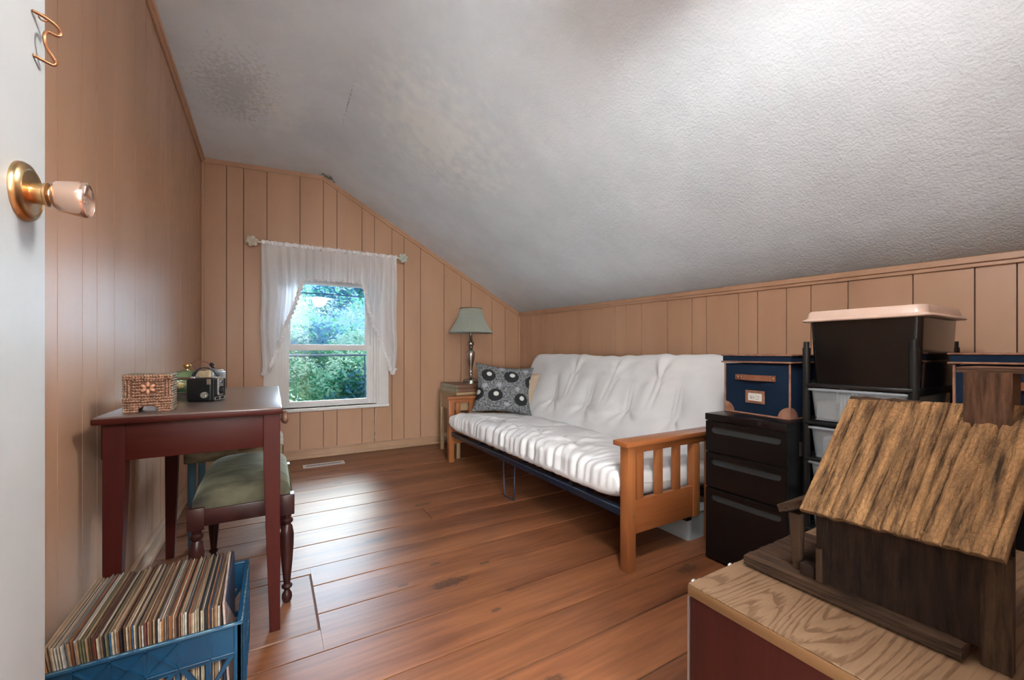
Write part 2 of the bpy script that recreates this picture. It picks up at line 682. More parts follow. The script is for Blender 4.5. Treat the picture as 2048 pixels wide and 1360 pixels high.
# large fill panel added in the unseen hall to brighten the room
area('hall_fill_panel', (-.42, -1.6, 1.0), .9, HALL_POWER * 3.4, (.84, .93, 1.0), (math.radians(112), 0, PI - .22), 1.5)

# trims and baseboards
def run(name, path, prof, mat, parent=None, **props):
    """sweep a small box section along straight segments: path of (p0,p1), prof=(w,h) offset vectors"""
    mm = MB()
    for (p0, p1, u, v) in path:
        p0, p1, u, v = Vector(p0), Vector(p1), Vector(u), Vector(v)
        mm.hexa([p0, p0 + u, p0 + u + v, p0 + v, p1, p1 + u, p1 + u + v, p1 + v])
    return mm.obj(name, mat, parent, bevel=.004, **props)
zt = lambda x, y: ztop(x, y)
e = .002
run('trim_1', [((XL, YF, zt(XL, YF) - .045), (XL, YB, zt(XL, YB) - .045), (.016, 0, 0), (0, 0, .05)),
               ((XL, YF, zt(XL, YF) - .025), (XL, YB, zt(XL, YB) - .025), (.026, 0, 0), (0, 0, .03))], 0, WALL, kind='structure')
run('trim_2', [((XL, YB, zt(XL, YB) - .04), (RIDGE, YB, zt(RIDGE, YB) - .04), (0, -.016, 0), (0, 0, .045)),
               ((RIDGE, YB, zt(RIDGE, YB) - .045), (XR, YB, zt(XR, YB) - .045), (0, -.016, 0), (0, 0, .055)),
               ((RIDGE, YB, zt(RIDGE, YB) - .02), (XR, YB, zt(XR, YB) - .02), (0, -.024, 0), (0, 0, .03))], 0, WALL, kind='structure')
run('trim_3', [((XR, YF, zt(XR, YF) - .04), (XR, YB, zt(XR, YB) - .04), (-.014, 0, 0), (0, 0, .05)),
               ((XR, YF, zt(XR, YF) - .022), (XR, YB, zt(XR, YB) - .022), (-.026, 0, 0), (0, 0, .03))], 0, WALL, kind='structure')
run('trim_4', [((XL, YB, 0), (XL, YB, zt(XL, YB) - .01), (.02, 0, 0), (0, -.02, 0))], 0, WALL, kind='structure')
run('trim_5', [((XR, YB, 0), (XR, YB, zt(XR, YB) - .01), (-.018, 0, 0), (0, -.018, 0))], 0, WALL, kind='structure')
run('baseboard_back', [((XL, YB, 0), (XR, YB, 0), (0, -.014, 0), (0, 0, .085)), ((XL, YB, .0), (XR, YB, .0), (0, -.03, 0), (0, 0, .028)),
                       ((XL, YB, .075), (XR, YB, .075), (0, -.02, 0), (0, 0, .014))], 0, CREAM, kind='structure')
run('baseboard_left', [((XL, YF, 0), (XL, YB, 0), (.014, 0, 0), (0, 0, .085)), ((XL, YF, 0), (XL, YB, 0), (.03, 0, 0), (0, 0, .028)),
                       ((XL, YF, .075), (XL, YB, .075), (.02, 0, 0), (0, 0, .014))], 0, CREAM, kind='structure')
run('baseboard_right', [((XR, YF, 0), (XR, YB, 0), (-.014, 0, 0), (0, 0, .085))], 0, CREAM, kind='structure')

# ------------------------------------------------------------------ window
WN = thing('window_1', None, None, (0, 0, 0), kind='structure')
def ring(x0, x1, z0, z1, w, wt, wb, y0, y1, name, mat, parent):
    """rectangular frame in the XZ plane"""
    mm = MB()
    mm.box(x0, x0 + w, y0, y1, z0, z1, .003)
    mm.box(x1 - w, x1, y0, y1, z0, z1, .003)
    mm.box(x0 + w - .002, x1 - w + .002, y0, y1, z1 - wt, z1, .003)
    mm.box(x0 + w - .002, x1 - w + .002, y0, y1, z0, z0 + wb, .003)
    return mm.obj(name, mat, parent, smooth=40)
mm = MB()
mm.box(-.072, .045, YB - .02, YB + .005, .50, 1.80, .004)
mm.box(.935, 1.038, YB - .02, YB + .005, .46, 1.80, .004)
mm.box(-.072, 1.038, YB - .022, YB + .005, 1.70, 1.805, .004)
mm.box(-.072, .055, YB - .016, YB + .005, .445, .52, .004)
mm.obj('casing', PAINTW, WN, smooth=40)
mm = MB()
mm.box(-.08, 1.04, YB - .035, YB + .10, .445, .475, .006)
mm.obj('window_sill', PAINTW, WN, smooth=40)
mm = MB()
for (a, b) in ((.03, .05), (.05, .075), (.075, .10)):
    k = (a - .03) * 1.0
    mm.box(a, b, YB - .014 + k, YB + .12, .47, 1.745, .002)
for (a, b) in ((.915, .935), (.893, .915), (.868, .893)):
    k = (.935 - b) * 1.0
    mm.box(a, b, YB - .014 + k, YB + .12, .47, 1.745, .002)
mm.box(.05, .92, YB, YB + .12, 1.70, 1.745, .002)
mm.box(.05, .92, YB, YB + .12, .455, .49, .002)
mm.obj('window_frame', PAINTW, WN, smooth=40)
US = ring(.098, .87, 1.035, 1.71, .05, .05, .045, YB + .075, YB + .105, 'sash', PAINTW, WN)
LS = ring(.092, .874, .49, 1.075, .042, .055, .045, YB + .035, YB + .065, 'sash', PAINTW, WN)

def glass(name, tint, rough=0.0, refl=.9):
    m, nt, p = newmat(name)
    N, L = nt.nodes, nt.links
    N.remove(p)
    out = N['Material Output']
    tr = N.new('ShaderNodeBsdfTransparent')
    tr.inputs[0].default_value = c4(tint)
    gl = N.new('ShaderNodeBsdfGlossy')
    gl.inputs['Roughness'].default_value = rough
    gl.inputs[0].default_value = (refl, refl, refl, 1)
    fr = N.new('ShaderNodeFresnel')
    fr.inputs[0].default_value = 1.5
    mx = N.new('ShaderNodeMixShader')
    L.new(fr.outputs[0], mx.inputs[0])
    L.new(tr.outputs[0], mx.inputs[1])
    L.new(gl.outputs[0], mx.inputs[2])
    L.new(mx.outputs[0], out.inputs[0])
    return m
GLU = glass('pane with reflection tint', (.80, .90, .98))  # blue tint stands in for reflection and haze on the upper glass
GLL = glass('clear pane', (.93, .97, .95))
bxo('pane', GLU, US, .14, .83, YB + .088, YB + .092, 1.07, 1.67, 0)
bxo('pane', GLL, LS, .13, .836, YB + .048, YB + .052, .525, 1.03, 0)
STORM = plain('blue grey storm rail', (.22, .30, .42), .4)
bxo('storm_rail', STORM, WN, .10, .87, YB + .108, YB + .118, .972, .985, .001)

# cord hanging under the window
mm = MB()
mm.tube([(.905, YB - .038, .45), (.903, YB - .036, .36), (.895, YB - .036, .27), (.893, YB - .036, .2), (.888, YB - .037, .14), (.9, YB - .037, .19), (.897, YB - .037, .12)], .0022, 6)
mm.sphere((.889, YB - .037, .14), .007, 2)
mm.sphere((.898, YB - .037, .2), .006, 2)
mm.obj('blind_cord', plain('cream cord', (.70, .62, .52), .8), smooth='all', label='thin cream blind cord hanging below the window sill', category='cord')

# ------------------------------------------------------------------ curtain
def sheer(name, col, alpha):
    m, nt, p = newmat(name)
    N, L = nt.nodes, nt.links
    N.remove(p)
    out = N['Material Output']
    tr = N.new('ShaderNodeBsdfTransparent')
    di = N.new('ShaderNodeBsdfDiffuse')
    di.inputs[0].default_value = c4(col)
    tl = N.new('ShaderNodeBsdfTranslucent')
    tl.inputs[0].default_value = c4(col)
    m1 = N.new('ShaderNodeMixShader')
    m1.inputs[0].default_value = .35
    L.new(di.outputs[0], m1.inputs[1])
    L.new(tl.outputs[0], m1.inputs[2])
    m2 = N.new('ShaderNodeMixShader')
    m2.inputs[0].default_value = alpha
    L.new(tr.outputs[0], m2.inputs[1])
    L.new(m1.outputs[0], m2.inputs[2])
    L.new(m2.outputs[0], out.inputs[0])
    return m
SHEER = sheer('sheer white voile', (.94, .94, .96), .93)
LACE = plain('white lace', (.74, .74, .76), .9, 0, (.92, .92, .94), 130, .8, 160, lo=.42, hi=.5)
edge = [(-.085, .83), (-.065, .815), (-.03, .87), (0, .955), (.059, 1.113), (.118, 1.297), (.179, 1.483), (.215, 1.60), (.24, 1.685), (.475, 1.70), (.775, 1.70),
        (.80, 1.60), (.82, 1.525), (.868, 1.30), (.927, 1.18), (.966, 1.07), (1.016, .925), (1.057, .80), (1.08, .80), (1.10, .85)]
def zbot(x):
    for (a, za), (b, zb) in zip(edge, edge[1:]):
        if a <= x <= b:
            return za + (zb - za) * (x - a) / (b - a)
    return edge[0][1] if x < edge[0][0] else edge[-1][1]
YC = YB - .085
def fold(x, z):
    k = min(1, max(0, (1.985 - z) / .25))
    n = noise.noise(Vector((x * 3, z * 1.1, 4)))
    return YC + (.005 + .021 * k) * math.sin(x * 85 + 3.5 * n + 4 * noise.noise(Vector((x * 6, 0, 1)))) + .006 * n
def cx(x, z):
    # gathers pull outward slightly at the lower sides
    return x + .008 * math.sin(z * 9 + x * 4) * min(1, max(0, (1.9 - z)))
mm = MB()
def cf(u, v):
    x = -.085 + 1.185 * u
    zb = zbot(x)
    zt_ = 1.965 + .006 * math.sin(x * 60)
    z = zt_ + (zb - zt_) * v
    return Vector((cx(x, z), fold(x, z), z))
CUR = thing('curtain', 'white sheer swag curtain with lace edges hanging over the window', 'curtain', (.5, YC, .8))
mm.grid(cf, 260, 46)
o = mm.obj('fabric', SHEER, CUR, smooth='all', recalc=False)
o.location = (-.5, -YC, -.8)
mm = MB()
def hf(u, v):
    x = -.085 + 1.185 * u
    z = 1.96 + .032 * v + .008 * v * (noise.noise(Vector((x * 30, 0, 0))))
    return Vector((x, YC - .012 + .008 * math.sin(x * 150 + 3 * math.sin(x * 21)) + .006 * v * math.sin(x * 90), z))
mm.grid(hf, 300, 8)
o = mm.obj('ruffle', LACE, CUR, smooth='all', recalc=False)
o.location = (-.5, -YC, -.8)
# lace edging follows the swag
mm = MB()
pts = []
for (a, b) in zip(edge, edge[1:]):
    n_ = max(2, int(math.hypot(b[0] - a[0], b[1] - a[1]) / .008))
    for k in range(n_):
        t = k / n_
        pts.append((a[0] + (b[0] - a[0]) * t, a[1] + (b[1] - a[1]) * t))
V0 = []
for k, (x, z) in enumerate(pts):
    p0 = pts[max(k - 3, 0)]
    p1 = pts[min(k + 3, len(pts) - 1)]
    d = Vector((p1[0] - p0[0], 0, p1[1] - p0[1])).normalized()
    nrm = Vector((d.z, 0, -d.x))
    w = .034 + .009 * math.sin(k * 1.1)
    y = fold(x, z) - .006
    col = []
    for j in range(5):
        f = j / 4 - .3
        q = Vector((cx(x, z), y - .004 * math.sin(k * .9 + j * 2), z)) + nrm * w * f
        col.append(mm.bm.verts.new(q))
    V0.append(col)
for a, b in zip(V0, V0[1:]):
    for j in range(4):
        mm.bm.faces.new((a[j], b[j], b[j + 1], a[j + 1]))
o = mm.obj('lace_trim', LACE, CUR, smooth='all', recalc=False)
o.location = (-.5, -YC, -.8)

ROD = thing('curtain_rod', 'slim white curtain rod with flower finials above the window', 'curtain rod', (.5, YC, 1.975))
mm = MB()
mm.cyl((-.62, 0, 0), (.63, 0, 0), .007, seg=12)
mm.cyl((-.56, 0, 0), (-.56, -YC + YB, 0), .005)
mm.cyl((.57, 0, 0), (.57, -YC + YB, 0), .005)
mm.obj('rod', PAINTW, ROD, smooth=40)
FIN = plain('antique cream finial', (.55, .50, .40), .5, 0, (.35, .45, .42), 40, .4, 120)
for sx_, cc, lab in ((-.655, (.50, .44, .34), 'cream flower finial'), (.665, (.32, .48, .45), 'pale green flower finial')):
    FM = plain('flower finial ' + lab[:5], cc, .45, 0, (.68, .62, .52), 60, .4, 120)
    mm = MB()
    for k in range(6):
        a = k * PI / 3 + .26
        mm.sphere((sx_ + .032 * math.cos(a), -.012, .032 * math.sin(a)), .019, 2, (1, .4, 1))
    mm.cyl((sx_, -.022, 0), (sx_, -.004, 0), .03, .03, 20)
    for rr in (.012, .022):
        mm.tube([(sx_ + rr * math.cos(t * PI / 8), -.024, rr * math.sin(t * PI / 8)) for t in range(17)], .003, 6)
    mm.sphere((sx_, -.024, 0), .005, 2)
    mm.obj('finial', FM, ROD, smooth=50, label=lab)

# ------------------------------------------------------------------ outside: trees, cables, lawn
GRASS = plain('lawn', (.10, .20, .05), .9, 0, (.16, .28, .08), 2, .2, 20, coords='World')
m = MB()
m.box(-25, 30, 5.5, 50, -3.2, -3.0)
m.obj('ground', GRASS, kind='structure')
def leafmat(name, col, tcol, tw=.5):
    m, nt, p = newmat(name)
    N, L = nt.nodes, nt.links
    N.remove(p)
    out = N['Material Output']
    di = N.new('ShaderNodeBsdfDiffuse')
    tl = N.new('ShaderNodeBsdfTranslucent')
    tl.inputs[0].default_value = c4(tcol)
    di.inputs[0].default_value = c4(col)
    mx = N.new('ShaderNodeMixShader')
    mx.inputs[0].default_value = tw
    L.new(di.outputs[0], mx.inputs[1])
    L.new(tl.outputs[0], mx.inputs[2])
    L.new(mx.outputs[0], out.inputs[0])
    return m
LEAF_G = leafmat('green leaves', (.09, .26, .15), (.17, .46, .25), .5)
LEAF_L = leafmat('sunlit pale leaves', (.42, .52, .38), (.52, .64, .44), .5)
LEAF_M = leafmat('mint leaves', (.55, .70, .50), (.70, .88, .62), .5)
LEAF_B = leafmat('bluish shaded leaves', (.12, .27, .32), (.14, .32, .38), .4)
BARK = plain('bark', (.14, .10, .08), .9, 0, (.22, .17, .13), 20, .6, 60)
def foliage(clusters, n, size, seed, mat, parent):
    rnd = random.Random(seed)
    verts, faces = [], []
    for _ in range(n):
        c, r = clusters[rnd.randrange(len(clusters))]
        while True:
            d = Vector((rnd.uniform(-1, 1), rnd.uniform(-1, 1), rnd.uniform(-1, 1)))
            if d.length < 1:
                break
        p = Vector(c) + Vector((d.x * r[0], d.y * r[1], d.z * r[2]))
        s = size * rnd.uniform(.5, 1.3)
        R = Euler((rnd.uniform(0, 6.3), rnd.uniform(-.9, .9), rnd.uniform(0, 6.3))).to_matrix()
        k = len(verts)
        for q in ((-s, 0, 0), (0, -s * .38, s * .1), (s, 0, 0), (0, s * .38, s * .1)):
            verts.append(p + R @ Vector(q))
        faces.append((k, k + 1, k + 2, k + 3))
    me = bpy.data.meshes.new('foliage')
    me.from_pydata(verts, [], faces)
    me.materials.append(mat)
    o = bpy.data.objects.new('foliage', me)
    COL.objects.link(o)
    o.parent = parent
    o['kind'] = 'stuff'
    return o
rnd = random.Random(3)
# camera-side sightlines at distance: x ~ 0.06*y .. 0.21*y
def tree(name, label, base, top, mats, spread, n, size, seed, zr, ncl=26, crad=.5, limbs=True):
    T = thing(name, label, 'tree', base)
    mm = MB()
    mm.tube([(0, 0, 0), (.1, .05, 1.5), (-.05, .1, 3.0), (.1, 0, top)], .13, 10, lambda t: 1 - .75 * t)
    r2 = random.Random(seed)
    for k in range(9 if limbs else 0):
        z = r2.uniform(1.8, top - .3)
        a = r2.uniform(0, 2 * PI)
        mm.tube([(0, 0, z), (.5 * math.cos(a), .5 * math.sin(a), z + .35), (1.2 * math.cos(a), 1.0 * math.sin(a), z + .55)], .035, 6, lambda t: 1 - .7 * t)
    mm.obj('trunk', BARK, T, smooth=50)
    for (mat, frac, off) in mats:
        r3 = random.Random(seed + off)
        cl = []
        for k in range(ncl):
            cl.append(((r3.uniform(-spread, spread), r3.uniform(-.9, .9), r3.uniform(*zr)), (crad * r3.uniform(.5, 1), crad * .8, crad * r3.uniform(.35, .7))))
        foliage(cl, int(n * frac), size, seed + off, mat, T)
    return T
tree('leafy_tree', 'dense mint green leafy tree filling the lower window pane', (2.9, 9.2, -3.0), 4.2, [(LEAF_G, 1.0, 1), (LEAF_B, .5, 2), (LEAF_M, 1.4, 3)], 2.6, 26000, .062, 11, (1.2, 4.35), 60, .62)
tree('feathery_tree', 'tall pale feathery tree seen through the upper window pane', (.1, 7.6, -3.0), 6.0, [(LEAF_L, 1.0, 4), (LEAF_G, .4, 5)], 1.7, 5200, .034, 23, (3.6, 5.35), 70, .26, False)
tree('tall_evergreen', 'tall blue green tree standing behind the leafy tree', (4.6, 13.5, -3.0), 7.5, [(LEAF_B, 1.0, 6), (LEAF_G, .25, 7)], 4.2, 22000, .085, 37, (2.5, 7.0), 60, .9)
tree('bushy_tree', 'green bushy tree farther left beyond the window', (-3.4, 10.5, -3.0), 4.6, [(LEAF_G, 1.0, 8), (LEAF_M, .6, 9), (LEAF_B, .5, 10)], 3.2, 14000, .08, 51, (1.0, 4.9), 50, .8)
CABLE = plain('dark cable', (.06, .08, .11), .6)
mm = MB()
mm.tube([(-3, 6.3, .94), (.6, 6.3, .955), (4.5, 6.3, .98)], .012, 6)
mm.obj('overhead_cable', CABLE, label='dark horizontal cable crossing the lower window pane outside', category='cable')
mm = MB()
mm.tube([(-3, 6.6, 1.78), (.6, 6.6, 1.86), (4.5, 6.6, 1.80)], .009, 6)
mm.obj('overhead_cable', CABLE, label='thin sagging cable near the top of the upper pane outside', category='cable')
mm = MB()
mm.tube([(1.17, 6.3, .95), (1.23, 6.35, -3.0)], .011, 6)
mm.obj('guy_wire', CABLE, label='thin slanted wire running down from the cable outside', category='cable')

# ------------------------------------------------------------------ floor register
VNT = thing('floor_register', 'white metal floor vent grille set in the boards below the window', 'vent', (.398, 4.01, 0))
VW = plain('vent enamel', (.62, .60, .60), .45, .2)
mm = MB()
w, d = .168, .05
mm.plate([[(-w, -d), (w, -d), (w, d), (-w, d)], [(-w + .022, -d + .018), (-w + .022, d - .018), (w - .022, d - .018), (w - .022, -d + .018)]], .005)
mm.obj('frame', VW, VNT)
mm = MB()
for k in range(21):
    x = -.138 + k * .0138
    mm.box(x - .0035, x + .0035, -d + .016, d - .016, .001, .004)
mm.obj('louvers', VW, VNT)
bxo('duct', plain('black duct', (.01, .01, .01), .9), VNT, -w + .02, w - .02, -d + .017, d - .017, .0004, .0009, 0)

# ------------------------------------------------------------------ door at the left edge
DOORP = plain('worn white door paint', (.40, .42, .425), .5, 0, (.47, .49, .50), 6, .25, 22, coords='World', stretch=(1, 1, .5), bdist=.003)
DR = thing('door_1', None, None, (-.262, -.10, .01), kind='structure')
mm = MB()
mm.box(-.018, .018, 0, .835, 0, 2.03, .003)
mm.obj('door_panel', DOORP, DR, smooth=40)
BRASS = plain('worn brass', (.60, .30, .12), .28, 1.0, (.40, .30, .16), 30, .1, 80)
BRASS2 = plain('tarnished brass', (.38, .33, .22), .3, 1.0, (.50, .40, .22), 20, .1, 80)
# knob axis +X, centre at world (-.244,.68,1.18)
ky, kz = .68 + .10, 1.182 - .01
RX = Matrix.Translation((.018, ky, kz)) @ Matrix.Rotation(PI / 2, 4, 'Y')
mm = MB()
mm.lathe([(.033, 0), (.033, .003), (.031, .006), (.026, .0085), (.0245, .0075), (.012, .0085), (.012, .018), (.0135, .019), (.0135, .021), (.010, .023), (.009, .028)], M=RX, seg=36)
ROSE = mm.obj('door_handle', BRASS, DR, smooth=35, label='round brass rose of the door knob')
mm = MB()
mm.lathe([(0.0, .0205), (.0075, .021), (.0085, .0235), (.0145, .0255), (.0175, .029), (.0185, .036), (.0205, .046), (.0212, .050), (.0202, .0535), (.0185, .0545), (.016, .0520), (.005, .0500), (.003, .0515), (0, .052)], M=RX, seg=36)
KN = plain('polished copper knob', (.62, .42, .33), .16, .85, (.58, .38, .28), 12)
mm.obj('door_knob', KN, ROSE, smooth=35, label='tulip shaped knob with spun metal face')
HOOK = thing('wire_hook', 'bent brass wire hook screwed into the white door above the knob', 'hook', (-.243, .712, 1.372))
mm = MB()
hp = [(0, -.022, .046), (.012, -.012, .046), (.024, .002, .043), (.028, .010, .034), (.024, .006, .026), (.014, .0, .026), (.012, -.008, .016), (.012, -.01, .004), (.014, -.004, -.010), (.020, .004, -.022), (.022, .008, -.028), (.018, .006, -.034), (.008, -.006, -.035), (-.004, -.018, -.034)]
sp = []
for k in range(len(hp) - 1):
    for t in range(4):
        p0, p1, p2, p3 = [Vector(hp[min(max(k + q, 0), len(hp) - 1)]) for q in (-1, 0, 1, 2)]
        u = t / 4
        sp.append(.5 * ((2 * p1) + (p2 - p0) * u + (2 * p0 - 5 * p1 + 4 * p2 - p3) * u * u + (3 * p1 - p0 - 3 * p2 + p3) * u ** 3))
mm.tube(sp, .0030, 8)
COPPER = plain('dull copper wire', (.30, .13, .06), .35, .8)
mm.obj('wire', COPPER, HOOK, smooth='all')
HOOK.scale = (.62, .62, .62)
mm = MB()
mm.tube([(.010 + .006 * math.cos(t / 2), -.008 + .0, .046 + .006 * math.sin(t / 2)) for t in range(13)], .0016, 6)
mm.obj('screw_eye', COPPER, HOOK, smooth='all')

# ------------------------------------------------------------------ red table
REDW = wood('dark red painted wood', (.032, .003, .002), (.062, .007, .004), 'Z', 5, .5, .12, contrast=(.3, .7))
REDX = wood('dark red painted apron', (.028, .003, .0018), (.058, .007, .0035), 'X', 5, .5, .12, contrast=(.3, .7))
TOPW = wood('worn sheen tabletop', (.05, .026, .02), (.17, .13, .115), 'X', 7, .3, .35, contrast=(.25, .75), coat=.6)  # pale grey mottling holds window sheen as well as worn patches
TZ = .805
TB = thing('side_table', 'dark red wooden table with square tapered legs against the panelled wall', 'table', (-.215, 2.2, 0))
mm = MB()
mm.box(-.25, .246, -.52, .56, TZ - .024, TZ, .006, 3)
mm.obj('tabletop', TOPW, TB, smooth=40)
mm = MB()
mm.box(-.252, .248, -.522, .562, TZ - .023, TZ - .004, .004)
mm.obj('table_edge', REDX, TB, smooth=40)
for (x, y) in ((.213, -.475), (-.205, -.475), (.213, .36), (-.205, .36)):
    mm = MB()
    a, b = .026, .0165
    ix = -1 if x > 0 else 1
    iy = 1 if y < 0 else -1
    # taper on the inner faces
    ox, oy = x - ix * a, y - iy * a
    def sq(w_, z):
        xs_ = sorted((ox, ox + ix * 2 * w_))
        ys_ = sorted((oy, oy + iy * 2 * w_))
        return [(xs_[0], ys_[0], z), (xs_[1], ys_[0], z), (xs_[1], ys_[1], z), (xs_[0], ys_[1], z)]
    mm.hexa(sq(b, 0) + sq(a, .60))
    mm.hexa(sq(a, .60) + sq(a, TZ - .024))
    bmesh.ops.remove_doubles(mm.bm, verts=mm.bm.verts, dist=1e-5)
    mm.obj('leg', REDW, TB, bevel=.002)
bxo('apron', REDX, TB, -.20, .188, -.497, -.478, .665, TZ - .024)
bxo('apron', REDX, TB, -.20, .188, .36, .38, .665, TZ - .024)
bxo('apron', REDX, TB, -.247, -.23, -.45, .36, .665, TZ - .024)
DRW = bxo('drawer', REDX, TB, .215, .236, -.44, .34, .672, TZ - .03)
mm = MB()
mm.lathe([(.011, 0), (.011, .008), (.02, .012), (.026, .02), (.026, .028), (.018, .035), (0, .037)], M=Matrix.Translation((.236, -.28, .735)) @ Matrix.Rotation(PI / 2, 4, 'Y'))
mm.obj('knob', plain('turned brown knob', (.16, .08, .05), .35), DRW, smooth=40)

# ------------------------------------------------------------------ shell box
SB = thing('shell_box', 'small footed trinket box covered in brown sea shells', 'box', (-.352, 1.80, TZ), .04)
SB.scale = (1, 1, 1.1)
SHB = plain('box core', (.13, .055, .03), .7)
SHELL = plain('sea shells', (.34, .18, .11), .35, 0, (.15, .07, .04), 90, .1, 60)
SHELLD = plain('green and grey shells', (.16, .17, .12), .4, 0, (.22, .13, .09), 60)
mm = MB()
mm.box(-.058, .058, -.045, .045, .028, .108, .003)
mm.plate([[(-.056, 0), (-.030, 0), (-.024, .012), (-.012, .018), (.012, .018), (.024, .012), (.030, 0), (.056, 0), (.056, .03), (-.056, .03)]], .088, Matrix.Translation((0, .044, 0)) @ Matrix.Rotation(PI / 2, 4, 'X'))
mm.obj('body', SHB, SB)
def shell(mm, c, n, s, ang):
    M = Matrix.Rotation(ang, 4, 'Z') if n == 'z' else (Matrix.Rotation(ang, 4, 'Y') if n == 'y' else Matrix.Rotation(ang, 4, 'X'))
    mm.sphere(c, s, 1, (1.3, .75, .75) if n != 'x' else (.75, 1.3, .75), M)
rn = random.Random(5)
mm = MB()
# front: edge double rope + rows
for z in (.034, .041, .1, .107):
    for k in range(17):
        shell(mm, (-.058 + k * .00725, -.047 - (.002 if z in (.041, .1) else 0), z + rn.uniform(-.001, .001)), 'y', .0052, .6 if z in (.034, .107) else -.6)
for x in (-.055, -.047, .047, .055):
    for k in range(9):
        shell(mm, (x, -.047, .045 + k * .0068), 'y', .0048, 1.57 + rn.uniform(-.5, .5))
for r_ in range(6):
    for k in range(11):
        x = -.036 + k * .0072
        z = .050 + r_ * .0088
        if abs(x) < .018 and abs(z - .072) < .020:
            continue
        shell(mm, (x, -.047, z), 'y', .0046, rn.choice((.5, -.5)))
for z in (.004, .011, .018, .025):
    for k in range(17):
        x = -.056 + k * .007
        if z < .02 and abs(x) < .03 - (z * .6):
            continue
        shell(mm, (x, -.046, z), 'y', .0050, rn.choice((.5, -.5)))
mm.obj('shell_front', SHELL, SB, smooth='all', kind='stuff')
mm = MB()
for sgn in (-1, 1):
    for z in [.004 + .0075 * i for i in range(15)]:
        for k in range(12):
            shell(mm, (sgn * .060, -.043 + k * .0078, z + rn.uniform(-.001, .001)), 'x', .0052, rn.uniform(-.4, .4))
for i in range(15):
    for k in range(12):
        shell(mm, (-.056 + i * .008, -.044 + k * .008, .1095), 'z', .0056, rn.uniform(-.8, .8))
mm.obj('shell_sides', SHELLD, SB, smooth='all', kind='stuff')
SHELLO = plain('orange shells', (.44, .22, .13), .35)
for k in range(6):
    a = k * PI / 3 + PI / 6
    mm = MB()
    mm.sphere((0, 0, 0), .0085, 2, (1.0, .5, .62), None)
    mm.obj('shell', SHELLO, SB, smooth='all', loc=(.011 * math.cos(a) * 1.15, -.0505, .072 + .011 * math.sin(a)), rot=(0, -a, 0))

# ------------------------------------------------------------------ box camera
BKL = plain('black moulded plastic', (.005, .006, .007), .35, 0, spec=.3)
SIL = plain('aluminium', (.50, .50, .50), .35, .8)
LEATH = plain('black leather strap', (.012, .02, .028), .3)
def box_camera(name, label, loc, rz, body, sc=1.0):
    T = thing(name, label, 'camera', loc, rz)
    T.scale = (sc, sc, sc)
    # lens face toward -Y local; width along X .105, depth along +Y .10
    mm = MB()
    mm.box(0, .104, .004, .098, 0, .094, .010, 4)
    mm.obj('body', body, T, smooth=50)
    mm = MB()
    mm.plate([[(.006, .006), (.098, .006), (.098, .09), (.006, .09)]], .006, Matrix.Translation((0, .005, 0)) @ Matrix.Rotation(PI / 2, 4, 'X'))
    mm.obj('front_panel', body, T, bevel=.002)
    mm = MB()
    mm.plate([[(.034, .026), (.040, .022), (.066, .022), (.072, .026), (.072, .096), (.034, .096)]], .005, Matrix.Translation((0, 0, 0)) @ Matrix.Rotation(PI / 2, 4, 'X'))
    FP = mm.obj('faceplate', SIL, T, bevel=.001)
    mm = MB()
    mm.cyl((.053, -.005, .044), (.053, -.013, .044), .017, .015, 24)
    mm.obj('lens_ring', BKL, FP, smooth=40)
    mm = MB()
    mm.sphere((.053, -.0115, .044), .009, 3, (1, .35, 1))
    mm.obj('lens', plain('lens glass', (.02, .02, .03), .05, 0, spec=1), FP, smooth='all')
    mm = MB()
    mm.cyl((.053, -.005, .077), (.053, -.009, .077), .0075, .0075, 20)
    mm.obj('viewfinder', plain('finder glass', (.12, .14, .16), .08, .3), FP, smooth=40)
    mm = MB()
    mm.plate([[(.014, .004), (.090, .004), (.090, .018), (.014, .018)], [(.016, .006), (.016, .016), (.088, .016), (.088, .006)]], .002, Matrix.Translation((0, -.001, 0)) @ Matrix.Rotation(PI / 2, 4, 'X'))
    mm.obj('nameplate', SIL, T)
    # winding knob on the left (-X local) side
    mm = MB()
    mm.cyl((0, .028, .028), (-.010, .028, .028), .0125, .0125, 28)
    mm.cyl((-.010, .028, .028), (-.013, .028, .028), .0105, .009, 28)
    mm.obj('winding_knob', plain('knurled metal knob', (.34, .32, .28), .4, .7, bump=.6, bscale=500), T, smooth=30)
    mm = MB()
    mm.box(-.0015, .002, .008, .022, .070, .092, .001)
    mm.obj('latch', plain('tarnished latch', (.30, .24, .20), .4, .7), T)
    # carrying strap over the top, running front to back
    pts_ = []
    for k in range(17):
        a = PI * k / 16
        pts_.append((math.cos(a), math.sin(a)))
    mm = MB()
    for k in range(16):
        (c0, s0), (c1, s1) = pts_[k], pts_[k + 1]
        f = lambda c, s, e: (.053 + .0, .052 + (.044 + e) * c, .094 + (.040 + e) * s)
        A, B = f(c0, s0, 0), f(c1, s1, 0)
        C, D = f(c0, s0, .004), f(c1, s1, .004)
        w_ = .011
        mm.hexa([(A[0] - w_, A[1], A[2]), (A[0] + w_, A[1], A[2]), (B[0] + w_, B[1], B[2]), (B[0] - w_, B[1], B[2]),
                 (C[0] - w_, C[1], C[2]), (C[0] + w_, C[1], C[2]), (D[0] + w_, D[1], D[2]), (D[0] - w_, D[1], D[2])])
    bmesh.ops.remove_doubles(mm.bm, verts=mm.bm.verts, dist=1e-5)
    mm.obj('strap', LEATH, T, smooth=60)
    mm = MB()
    mm.box(.036, .070, .004, .02, .092, .1, .002)
    mm.obj('strap_lug', SIL, T)
    mm = MB()
    mm.box(.036, .070, .084, .1, .092, .1, .002)
    mm.obj('strap_lug', SIL, T)
    return T
rz_cam = math.atan2(.94, .35)
